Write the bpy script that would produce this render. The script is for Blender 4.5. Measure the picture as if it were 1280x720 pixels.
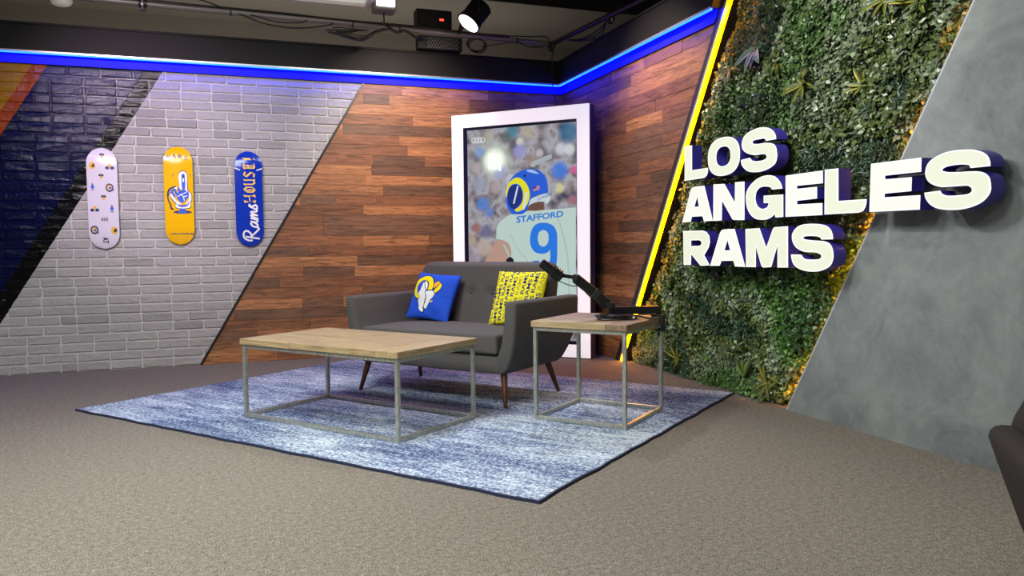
import bpy, bmesh, math, random
import numpy as np
from mathutils import Vector, Matrix
random.seed(7); rng = np.random.default_rng(7)
for o in list(bpy.data.objects): bpy.data.objects.remove(o)
SC = bpy.context.scene; COL = SC.collection
H = 1.05; XR = 3.2055; YB = 7.4452          # camera height, plane of the right wall, plane of the back wall
# ---------------------------------------------------------------- camera, world, lights, exposure
cd = bpy.data.cameras.new('camera'); cam = bpy.data.objects.new('camera', cd); COL.objects.link(cam)
cd.sensor_width = 36; cd.lens = 27.1; cd.clip_start = .02
rt = Vector((.94296, -.33275, -.01037)); fw = Vector((.33098, .94198, -.05586))
rt.normalize(); fw = (fw - rt*fw.dot(rt)).normalized(); up = rt.cross(fw)
M3 = Matrix((rt, up, -fw)).transposed(); cam.matrix_world = Matrix.Translation((0, 0, H)) @ M3.to_4x4()
SC.camera = cam
vs = SC.view_settings; vs.view_transform = 'Standard'; vs.look = 'None'; vs.gamma = 1; vs.exposure = 0.0; vs.use_curve_mapping = False
wd = bpy.data.worlds.new('world'); SC.world = wd; wd.use_nodes = True
wd.node_tree.nodes['Background'].inputs[0].default_value = (.75, .78, .85, 1); wd.node_tree.nodes['Background'].inputs[1].default_value = .10
def area(name, loc, tgt, sx, sy, power, col, spread=180):
    l = bpy.data.lights.new(name, 'AREA'); l.shape = 'RECTANGLE'; l.size = sx; l.size_y = sy; l.energy = power; l.color = col; l.spread = math.radians(spread)
    o = bpy.data.objects.new(name, l); COL.objects.link(o); o.location = loc
    o.rotation_euler = (Vector(tgt)-Vector(loc)).to_track_quat('-Z', 'Y').to_euler(); return o
def spot(name, loc, tgt, power, col, ang=40, blend=.6, rad=.05):
    l = bpy.data.lights.new(name, 'SPOT'); l.energy = power; l.color = col; l.spot_size = math.radians(ang); l.spot_blend = blend; l.shadow_soft_size = rad
    o = bpy.data.objects.new(name, l); COL.objects.link(o); o.location = loc
    o.rotation_euler = (Vector(tgt)-Vector(loc)).to_track_quat('-Z', 'Y').to_euler(); return o
area('ceiling_light_near', (-1.2, 1.6, 3.42), (-1.2, 1.6, 0), 1.2, 1.2, 150, (.96, 1, .93))
area('ceiling_light_mid', (-.6, 3.6, 3.42), (-.6, 3.6, 0), 1.2, 1.2, 100, (.96, .99, .96))
area('ceiling_light_back', (-1.5, -1.2, 3.42), (-1.5, -1.2, 0), 1.2, 1.2, 115, (.96, 1, .93))
spot('spot_letters_a', (.2, 4.4, 3.2), (3.2, 2.5, 1.0), 118, (1, 1, .97), 62, .8, .05)
spot('spot_letters_b', (0.0, 3.3, 3.25), (3.2, 2.3, .9), 98, (.98, 1, .98), 62, .8, .05)
area('added_fill_behind_set', (.5, 7.75, 2.3), (.5, 8.6, 3.5), 5, .2, 26, (1, .94, .84))  # unseen fill, added to brighten the ceiling and wall behind the set
spot('spot_bricks', (-1.42, 4.15, 3.1), (-.72, 7.44, 2.0), 380, (1, .76, .93), 44, 1, .05)
spot('spot_floor_pink', (1.7, 5.4, 3.1), (1.7, 7.0, 0), 75, (1, .42, .62), 100, 1, .08)
spot('spot_floor_violet', (-1.9, 5.3, 3.1), (-1.7, 6.6, 0), 45, (.62, .42, 1), 90, 1, .08)
spot('spot_bricks_right', (.9, 5.2, 3.15), (.25, 7.44, 1.5), 75, (.93, .93, 1), 66, 1, .08)
spot('spot_wood_back', (1.35, 6.0, 3.05), (1.5, 7.44, 2.05), 160, (1, .84, .70), 74, 1, .05)
spot('spot_wood_right', (2.0, 5.5, 3.1), (3.2, 5.45, 2.1), 150, (1, .84, .66), 74, 1, .05)
spot('spot_green_top', (1.3, 2.9, 3.3), (3.2, 3.6, 2.1), 215, (1, 1, .95), 62, 1, .08)
spot('spot_key_sofa', (2.45, 6.1, 3.1), (.9, 4.2, .2), 200, (.9, .92, 1), 70, .9, .06)
spot('spot_key_rug', (-1.1, 3.2, 3.3), (.5, 4.6, .1), 150, (.93, .98, 1), 64, 1, .08)
# ---------------------------------------------------------------- materials
def lin(c):
    return tuple((x/12.92 if x <= .04045 else ((x+.055)/1.055)**2.4) for x in [v/255 for v in c])+(1,)
class NT:
    def __init__(s, name):
        s.m = bpy.data.materials.new(name); s.m.use_nodes = True; s.t = s.m.node_tree; s.b = s.t.nodes['Principled BSDF']
    def n(s, typ, **kw):
        n = s.t.nodes.new(typ)
        for k, v in kw.items():
            if k.startswith('i_'):
                key = k[2:]; key = int(key) if key.isdigit() else key.replace('_', ' ')
                if isinstance(v, bpy.types.NodeSocket): s.t.links.new(v, n.inputs[key])
                else: n.inputs[key].default_value = v
            else: setattr(n, k, v)
        return n
    def l(s, a, b): s.t.links.new(a, b)
    def math(s, op, a, b=0.0, c=None):
        n = s.n('ShaderNodeMath', operation=op)
        for i, v in enumerate((a, b) if c is None else (a, b, c)):
            if isinstance(v, bpy.types.NodeSocket): s.l(v, n.inputs[i])
            else: n.inputs[i].default_value = v
        return n.outputs[0]
    def mix(s, f, a, b):
        n = s.n('ShaderNodeMix', data_type='RGBA')
        for i, v in ((0, f), (6, a), (7, b)):
            if isinstance(v, bpy.types.NodeSocket): s.l(v, n.inputs[i])
            else: n.inputs[i].default_value = v
        return n.outputs[2]
    def ramp(s, f, stops, interp='LINEAR'):
        n = s.n('ShaderNodeValToRGB'); s.l(f, n.inputs[0]); e = n.color_ramp; e.interpolation = interp
        while len(e.elements) > 1: e.elements.remove(e.elements[-1])
        for i, (p, c) in enumerate(stops):
            q = e.elements[0] if i == 0 else e.elements.new(p); q.position = p; q.color = c if len(c) == 4 else tuple(c)+(1,)
        return n.outputs[0]
    def bump(s, h, strength=.3, dist=.01):
        n = s.n('ShaderNodeBump'); n.inputs['Strength'].default_value = strength; n.inputs['Distance'].default_value = dist
        s.l(h, n.inputs['Height']); s.l(n.outputs[0], s.b.inputs['Normal'])
    def base(s, c, rough=.5, metal=0, spec=.5):
        if isinstance(c, bpy.types.NodeSocket): s.l(c, s.b.inputs['Base Color'])
        else: s.b.inputs['Base Color'].default_value = c
        if isinstance(rough, bpy.types.NodeSocket): s.l(rough, s.b.inputs['Roughness'])
        else: s.b.inputs['Roughness'].default_value = rough
        s.b.inputs['Metallic'].default_value = metal
        if isinstance(spec, bpy.types.NodeSocket): s.l(spec, s.b.inputs['Specular IOR Level'])
        else: s.b.inputs['Specular IOR Level'].default_value = spec
        return s
    def noise(s, vec=None, scale=5, detail=4, rough=.6, dist=0):
        n = s.n('ShaderNodeTexNoise'); n.inputs['Scale'].default_value = scale; n.inputs['Detail'].default_value = detail
        n.inputs['Roughness'].default_value = rough; n.inputs['Distortion'].default_value = dist
        if vec is not None: s.l(vec, n.inputs['Vector'])
        return n.outputs[0]
    def obj(s): return s.n('ShaderNodeTexCoord').outputs['Object']
    def pos(s): return s.n('ShaderNodeNewGeometry').outputs['Position']
    def mapv(s, v, scale=(1, 1, 1), rot=(0, 0, 0)):
        n = s.n('ShaderNodeMapping'); n.inputs['Scale'].default_value = scale; n.inputs['Rotation'].default_value = rot; s.l(v, n.inputs[0]); return n.outputs[0]
def plain(name, rgb, rough=.5, metal=0, spec=.5, bump=0, bscale=80):
    t = NT(name); t.base(lin(rgb), rough, metal, spec)
    if bump: t.bump(t.noise(t.obj(), bscale, 3), bump, .003)
    return t.m
def emit(name, col, strength, basecol=(0, 0, 0, 1)):
    t = NT(name); t.base(basecol, .5); t.b.inputs['Emission Color'].default_value = col; t.b.inputs['Emission Strength'].default_value = strength; return t.m
M = {}
# painted bricks: grey-white field and the mural stripes, by position on the wall
def brick_mat(name, white, vary):
    t = NT(name); p = t.pos(); sep = t.n('ShaderNodeSeparateXYZ'); t.l(p, sep.inputs[0]); x, z = sep.outputs[0], sep.outputs[2]
    u = t.math('SUBTRACT', x, t.math('MULTIPLY', z, .6067))          # constant along a stripe edge
    u = t.math('ADD', u, t.math('MULTIPLY', t.math('SUBTRACT', t.noise(p, 30, 2), .5), .012))
    e = [-.592-.6067*2.589, -.737-.6067*2.589, -1.466-.6067*2.599, -1.577-.6067*2.598]
    nz = t.noise(p, 9, 5); rnd = t.n('ShaderNodeObjectInfo').outputs['Random']
    wc = t.mix(t.math('MULTIPLY', nz, .6), white, tuple(c*.72 for c in white[:3])+(1,))
    if vary: wc = t.mix(t.ramp(rnd, [(0, (0, 0, 0)), (.55, (.12,)*3), (.85, (.35,)*3), (1, (.85,)*3)]), wc, tuple(c*.62 for c in white[:3])+(1,))
    blk, blu, org, yel = lin((7, 7, 9)), lin((5, 11, 52)), lin((146, 60, 14)), lin((158, 112, 14))
    c = wc
    for ed, col in zip(e, (blk, blu, org, yel)): c = t.mix(t.math('LESS_THAN', u, ed), c, col)
    gl = t.math('LESS_THAN', u, e[0])
    t.base(c, t.math('SUBTRACT', .55, t.math('MULTIPLY', gl, .44)), 0, t.math('SUBTRACT', .4, t.math('MULTIPLY', gl, .2)))
    h = t.math('ADD', t.noise(p, 38, 6, .65, .4), t.math('MULTIPLY', t.noise(p, 12, 3), 1.6))
    t.bump(t.math('MULTIPLY', h, t.math('SUBTRACT', 1, t.math('MULTIPLY', gl, .55))), .75 if vary else .5, .010)
    return t.m
M['brick'] = brick_mat('painted_brick', lin((176, 173, 172)), True)
M['mortar'] = brick_mat('painted_mortar', lin((205, 202, 200)), False)
def wood_mat(name, dark, light, rough=.55, gs=(1.2, 14, 14), var=.5, bump=.15):
    t = NT(name); o = t.obj(); rnd = t.n('ShaderNodeObjectInfo').outputs['Random']
    off = t.n('ShaderNodeCombineXYZ'); t.l(t.math('MULTIPLY', rnd, 37), off.inputs[0]); t.l(t.math('MULTIPLY', rnd, 91), off.inputs[1])
    v = t.n('ShaderNodeVectorMath', operation='ADD'); t.l(o, v.inputs[0]); t.l(off.outputs[0], v.inputs[1])
    mv = t.mapv(v.outputs[0], gs)
    g = t.noise(mv, 2.2, 8, .68, 1.6); g2 = t.noise(t.mapv(v.outputs[0], tuple(a*3 for a in gs)), 3, 4, .6, .5)
    f = t.ramp(t.math('ADD', t.math('MULTIPLY', g, .75), t.math('MULTIPLY', g2, .25)), [(.36, (0, 0, 0)), (.5, (.5,)*3), (.66, (1, 1, 1))])
    c = t.mix(f, lin(dark), lin(light))
    hv = t.n('ShaderNodeHueSaturation'); t.l(c, hv.inputs['Color']); t.l(t.math('ADD', 1-var/2, t.math('MULTIPLY', t.math('FRACT', t.math('MULTIPLY', rnd, 7.3)), var)), hv.inputs['Value'])
    t.base(hv.outputs[0], rough); t.bump(g, bump, .002); return t.m
M['wood_dark'] = wood_mat('dark_plank_wood', (64, 46, 34), (138, 98, 68), .5, var=.4)
M['wood_mid'] = wood_mat('brown_plank_wood', (72, 45, 28), (164, 108, 68), .5, var=.35)
M['wood_light'] = wood_mat('tan_plank_wood', (92, 58, 34), (204, 140, 88), .5, var=.3)
M['oak'] = wood_mat('oak_tabletop_wood', (124, 102, 70), (196, 172, 130), .45, (1.2, 22, 22), .14)
M['oak_worn'] = wood_mat('worn_tabletop_wood', (104, 82, 62), (168, 140, 110), .5, (1.2, 22, 22), .16)
M['walnut'] = wood_mat('walnut_leg_wood', (48, 24, 14), (104, 58, 34), .4, (10, 10, 1.2), .1)
def concrete():
    t = NT('troweled_concrete'); p = t.pos()
    a = t.noise(p, 1.1, 6, .6, .8); b = t.noise(t.mapv(p, (1, 1, .8)), 2.6, 8, .72, 1.5); c = t.noise(p, 24, 4, .6)
    f = t.math('ADD', t.math('MULTIPLY', a, .5), t.math('ADD', t.math('MULTIPLY', b, .4), t.math('MULTIPLY', c, .1)))
    t.base(t.ramp(f, [(.36, lin((84, 87, 88))), (.46, lin((112, 116, 116))), (.56, lin((130, 135, 133))), (.68, lin((146, 150, 148)))]), .62, 0, .35); t.bump(f, .35, .01); return t.m
M['concrete'] = concrete(); M['edge'] = plain('pale_edge_paint', (170, 172, 176), .5)
def carpet():
    t = NT('loop_carpet'); p = t.pos(); a = t.noise(p, 190, 3, .9); b = t.noise(p, 600, 1, .5); c = t.noise(p, 45, 3)
    f = t.math('ADD', t.math('MULTIPLY', a, .65), t.math('ADD', t.math('MULTIPLY', b, .2), t.math('MULTIPLY', c, .15)))
    t.base(t.ramp(f, [(.38, lin((58, 53, 47))), (.5, lin((116, 109, 99))), (.62, lin((186, 175, 160)))]), .95, 0, .1); t.bump(a, .5, .003); return t.m
M['carpet'] = carpet()
def rugm():
    t = NT('worn_blue_rug_pile'); o = t.obj()
    s1 = t.noise(t.mapv(o, (.9, 6, 1)), 3.0, 6, .75, .6); s2 = t.noise(o, 60, 4, .9); s3 = t.noise(t.mapv(o, (.5, 1.1, 1)), 1.6, 4, .6); s4 = t.noise(t.mapv(o, (20, 75, 1)), 1.6, 3, .7)
    f = t.math('ADD', t.math('ADD', t.math('MULTIPLY', s1, .20), t.math('MULTIPLY', s2, .46)), t.math('ADD', t.math('MULTIPLY', s3, .21), t.math('MULTIPLY', s4, .13)))
    t.base(t.ramp(f, [(.40, lin((34, 42, 80))), (.455, lin((76, 90, 130))), (.505, lin((144, 158, 184))), (.555, lin((218, 228, 234)))]), .95, 0, .1)
    t.bump(t.math('ADD', s2, s4), .6, .006); return t.m
M['rug'] = rugm(); M['rug_edge'] = plain('navy_binding_cloth', (24, 30, 58), .9, bump=.3)
def fabric(name, rgb, rough=.9, sc=420):
    t = NT(name); o = t.obj(); n = t.noise(o, sc, 2, .6); c = lin(rgb)
    t.base(t.mix(n, tuple(v*.72 for v in c[:3])+(1,), tuple(min(1, v*1.3) for v in c[:3])+(1,)), rough, 0, .2)
    t.bump(t.math('ADD', n, t.math('MULTIPLY', t.noise(o, 5, 3), 2)), .25, .003); return t.m
M['sofa'] = fabric('charcoal_upholstery', (86, 83, 81)); M['chair'] = fabric('graphite_upholstery', (44, 39, 36))
def steel():
    t = NT('brushed_steel'); o = t.obj(); n = t.noise(t.mapv(o, (40, 40, 4)), 6, 3)
    t.base(t.ramp(n, [(.3, lin((142, 142, 132))), (.7, lin((212, 212, 200)))]), t.math('ADD', .25, t.math('MULTIPLY', n, .2)), .65); return t.m
M['steel'] = steel()
M['black_wood'] = plain('black_painted_board', (27, 25, 27), .6, spec=.25, bump=.1, bscale=30)
M['black_plastic'] = plain('black_plastic', (16, 16, 17), .32); M['black_matte'] = plain('black_matte_metal', (12, 12, 12), .6)
M['rubber'] = plain('black_rubber_cable', (14, 14, 14), .4)
M['trim_brown'] = plain('dark_brown_trim', (44, 32, 27), .5, bump=.1); M['trim_black'] = plain('black_metal_trim', (22, 19, 18), .4)
M['band'] = plain('blue_lit_band_tint', (34, 30, 168), .6, spec=.2); M['alu'] = plain('aluminium_channel', (188, 184, 182), .35, .7)  # band: blue light of the strip is put into its colour
M['ceiling'] = plain('taupe_ceiling_paint', (122, 116, 106), .85); M['backroom'] = plain('taupe_wall_paint', (112, 105, 95), .85)
M['pipe'] = plain('grey_pipe_paint', (140, 136, 130), .4, .4); M['dark_pipe'] = plain('dark_pipe_paint', (48, 46, 48), .4, .3)
M['blue_led'] = emit('blue_led_light', (.0012, .012, 1, 1), 50); M['yellow_led'] = emit('yellow_led_light', (1, .36, .0, 1), 34)
M['amber_led'] = emit('amber_led_light', (1, .30, .01, 1), 200)
M['white_frame'] = emit('white_lightbox_frame', (.93, .86, .93, 1), .62, lin((225, 222, 226)))
M['frame_side'] = plain('frame_side_laminate', (58, 52, 112), .5)
M['face_warm'] = emit('lit_cream_acrylic', (.91, .94, .75, 1), .92, lin((60, 60, 50))); M['face_white'] = emit('lit_white_acrylic', (.94, .94, .85, 1), .98, lin((60, 60, 60)))
M['face_rim'] = emit('lit_face_rim', (1, 1, .95, 1), 1.15); M['letter_side'] = plain('letter_return_blue', (58, 50, 150), .32, 0)
M['green_back'] = plain('dark_green_mesh_backing', (14, 18, 10), .9)
def leafm():
    t = NT('leaf_foliage'); a = t.n('ShaderNodeAttribute'); a.attribute_name = 'tint'
    t.base(a.outputs['Color'], .34, 0, .55); t.b.inputs['Subsurface Weight'].default_value = 0; return t.m
M['leaf'] = leafm()
def leaf_big(name, c1, c2, scale=14):
    t = NT(name); o = t.obj(); w = t.noise(t.mapv(o, (26, 1.5, 1)), 1.6, 3)
    t.base(t.mix(t.ramp(w, [(.42, (0, 0, 0)), (.58, (1, 1, 1))]), lin(c1), lin(c2)), .4, 0, .4); return t.m
M['leaf_yellow'] = leaf_big('yellow_green_leaf', (70, 84, 34), (172, 160, 62)); M['leaf_grey'] = leaf_big('blue_grey_leaf', (86, 98, 88), (130, 142, 132)); M['leaf_stripe'] = leaf_big('striped_broad_leaf', (36, 76, 28), (122, 142, 62)); M['leaf_dark'] = leaf_big('deep_green_leaf', (30, 54, 22), (74, 100, 44))
def flat(name, rgb, rough=.5): 
    if name not in M: M[name] = plain(name, rgb, rough)
    return M[name]
flat('board_white', (214, 208, 224), .18); flat('board_yellow', (240, 184, 6), .15); flat('board_blue', (14, 52, 172), .15); flat('board_edge', (200, 150, 134), .5)
flat('ink_navy', (22, 34, 100)); flat('ink_black', (22, 20, 26)); flat('ink_gold', (222, 170, 30)); flat('ink_blue', (20, 84, 214)); flat('ink_white', (238, 238, 236)); flat('ink_plum', (132, 92, 84)); flat('ink_letter_gold', (244, 196, 60)); flat('ink_orange', (242, 150, 30)); flat('ink_yellow', (252, 220, 20)); flat('ink_grey', (120, 116, 126))
# ---------------------------------------------------------------- helpers
def tag(o, label, cat, group=None):
    o['label'] = label; o['category'] = cat
    if group: o['group'] = group
    return o
def empty(name, loc, rz, label, cat, group=None):
    o = bpy.data.objects.new(name, None); o.empty_display_size = .1; COL.objects.link(o); o.location = loc; o.rotation_euler = (0, 0, rz); return tag(o, label, cat, group)
def link(name, me, parent=None, loc=None, rot=None, label=None):
    o = bpy.data.objects.new(name, me); COL.objects.link(o)
    if parent is not None: o.parent = parent
    if loc is not None: o.location = loc
    if rot is not None: o.rotation_euler = rot
    if label: o['label'] = label
    return o
def mk(name, verts, faces, mat, parent=None, smooth=False, fm=None, loc=None, rot=None, label=None):
    me = bpy.data.meshes.new(name); me.from_pydata([tuple(map(float, v)) for v in verts], [], faces)
    for m in (mat if isinstance(mat, (list, tuple)) else [mat]): me.materials.append(m)
    if fm is not None: me.polygons.foreach_set('material_index', fm)
    if smooth: me.polygons.foreach_set('use_smooth', [True]*len(me.polygons))
    me.update(); return link(name, me, parent, loc, rot, label)
class MB:
    """collects shapes into ONE mesh"""
    def __init__(s): s.v = []; s.f = []; s.m = []
    def add(s, v, f, mi=0):
        k = len(s.v); s.v += [tuple(map(float, p)) for p in v]; s.f += [tuple(i+k for i in q) for q in f]; s.m += [mi]*len(f); return s
    def box(s, a, b, mi=0, ch=0.0):
        (x0, y0, z0), (x1, y1, z1) = a, b
        if ch <= 0:
            return s.add([(x0, y0, z0), (x1, y0, z0), (x1, y1, z0), (x0, y1, z0), (x0, y0, z1), (x1, y0, z1), (x1, y1, z1), (x0, y1, z1)],
                  [(0, 3, 2, 1), (4, 5, 6, 7), (0, 1, 5, 4), (1, 2, 6, 5), (2, 3, 7, 6), (3, 0, 4, 7)], mi)
        bm = bmesh.new(); bmesh.ops.create_cube(bm, size=1)
        for v in bm.verts: v.co = Vector(((x0+x1)/2+v.co.x*(x1-x0), (y0+y1)/2+v.co.y*(y1-y0), (z0+z1)/2+v.co.z*(z1-z0)))
        bmesh.ops.bevel(bm, geom=bm.edges[:], offset=ch, segments=2, profile=.5, affect='EDGES')
        return s.bm(bm, mi)
    def bm(s, bm, mi=0, mat=None):
        bm.verts.index_update(); vs_ = [(mat @ v.co if mat else v.co)[:] for v in bm.verts]; s.add(vs_, [tuple(v.index for v in f.verts) for f in bm.faces], mi); bm.free(); return s
    def prism(s, poly, d0, d1, fn, mi=0, caps=True):
        """poly: 2D outline (ccw); fn(u,v,d)->xyz"""
        n = len(poly); v = [fn(u, w, d0) for u, w in poly]+[fn(u, w, d1) for u, w in poly]
        f = [(i, (i+1) % n, n+(i+1) % n, n+i) for i in range(n)]
        if caps: f += [tuple(range(n))[::-1], tuple(range(n, 2*n))]
        return s.add(v, f, mi)
    def tube(s, pts, r, n=8, mi=0, caps=True):
        pts = [Vector(p) for p in pts]; rs = r if isinstance(r, (list, tuple)) else [r]*len(pts); k = len(s.v); vs_ = []
        pn = None
        for i, p in enumerate(pts):
            t = (pts[min(i+1, len(pts)-1)]-pts[max(i-1, 0)]).normalized()
            if pn is None: pn = t.orthogonal().normalized()
            pn = (pn-t*pn.dot(t)); pn = pn.normalized() if pn.length > 1e-6 else t.orthogonal().normalized()
            bn = t.cross(pn)
            for j in range(n):
                a = 2*math.pi*j/n; vs_.append(p+(pn*math.cos(a)+bn*math.sin(a))*rs[i])
        f = []
        for i in range(len(pts)-1):
            for j in range(n): f.append((i*n+j, i*n+(j+1) % n, (i+1)*n+(j+1) % n, (i+1)*n+j))
        if caps: f += [tuple(range(n))[::-1], tuple(range((len(pts)-1)*n, len(pts)*n))]
        return s.add(vs_, f, mi)
    def build(s, name, mat, parent=None, smooth=False, loc=None, rot=None, label=None, weld=False):
        o = mk(name, s.v, s.f, mat, parent, False, s.m, loc, rot, label)
        bm = bmesh.new(); bm.from_mesh(o.data)
        if weld: bmesh.ops.remove_doubles(bm, verts=bm.verts[:], dist=1e-5)
        bmesh.ops.recalc_face_normals(bm, faces=bm.faces[:]); bm.to_mesh(o.data); bm.free()
        if smooth:
            o.data.polygons.foreach_set('use_smooth', [True]*len(o.data.polygons))
            try: o.data.set_sharp_from_angle(angle=math.radians(42))
            except Exception: pass
        return o
def smooth_path(pts, n=6, closed=False):
    pts = [Vector(p) for p in pts]; N = len(pts); out = []
    for i in range(N if closed else N-1):
        p0 = pts[i-1] if (i or closed) else pts[0]*2-pts[1]; p1 = pts[i]; p2 = pts[(i+1) % N]; p3 = pts[(i+2) % N] if (closed or i+2 < N) else pts[-1]*2-pts[-2]
        for k in range(n):
            t = k/n; out.append(.5*((2*p1)+(p2-p0)*t+(2*p0-5*p1+4*p2-p3)*t*t+(3*p1-p0-3*p2+p3)*t**3))
    if not closed: out.append(pts[-1])
    return out
def tess(contours):
    """triangulate an outline with holes -> verts2d, tris"""
    from mathutils.geometry import tessellate_polygon
    polys = [[Vector((p[0], p[1], 0)) for p in c] for c in contours]
    flatv = [(p.x, p.y) for c in polys for p in c]; return flatv, [tuple(t) for t in tessellate_polygon(polys)]
def text2d(s, bold=0.0):
    """glyph triangles of a word scaled to the unit box"""
    cu = bpy.data.curves.new('t', 'FONT'); cu.body = s; cu.offset = bold; cu.resolution_u = 4; o = bpy.data.objects.new('t', cu); COL.objects.link(o)
    dg = bpy.context.evaluated_depsgraph_get(); me = bpy.data.meshes.new_from_object(o.evaluated_get(dg)); me.calc_loop_triangles()
    v = np.array([x.co[:2] for x in me.vertices]); t = [tuple(x.vertices) for x in me.loop_triangles]
    bpy.data.objects.remove(o); bpy.data.curves.remove(cu); bpy.data.meshes.remove(me)
    v = (v-v.min(0))/(v.max(0)-v.min(0)); return v, t
def quadmap(v, q):
    """unit box points to a quad q = bl, br, tr, tl"""
    q = np.array(q, float); u, w = v[:, :1], v[:, 1:2]
    return (1-u)*(1-w)*q[0]+u*(1-w)*q[1]+u*w*q[2]+(1-u)*w*q[3]
def nib(lines, w=.12, ang=40, rmin=.03):
    """broad-pen strokes -> list of quads (2D)"""
    out = []; n = np.array([math.cos(math.radians(ang)), math.sin(math.radians(ang))])*w/2
    for ln in lines:
        p = [np.array(q, float) for q in ln]
        for a, b in zip(p[:-1], p[1:]):
            d = b-a; L = np.hypot(*d); pn = np.array([-d[1], d[0]])/max(L, 1e-6)*rmin
            out.append([a-n, b-n, b+n, a+n]); out.append([a-pn, b-pn, b+pn, a+pn])
    return out
def round_stroke(ln, r):
    p = [np.array(q[:2], float) for q in ln]; out = []
    for a, b in zip(p[:-1], p[1:]):
        d = b-a; L = np.hypot(*d)
        if L < 1e-6: continue
        pn = np.array([-d[1], d[0]])/L*r; e = d/L*r*.5; out.append([a-pn-e, b-pn+e, b+pn+e, a+pn-e])
    return out
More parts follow.
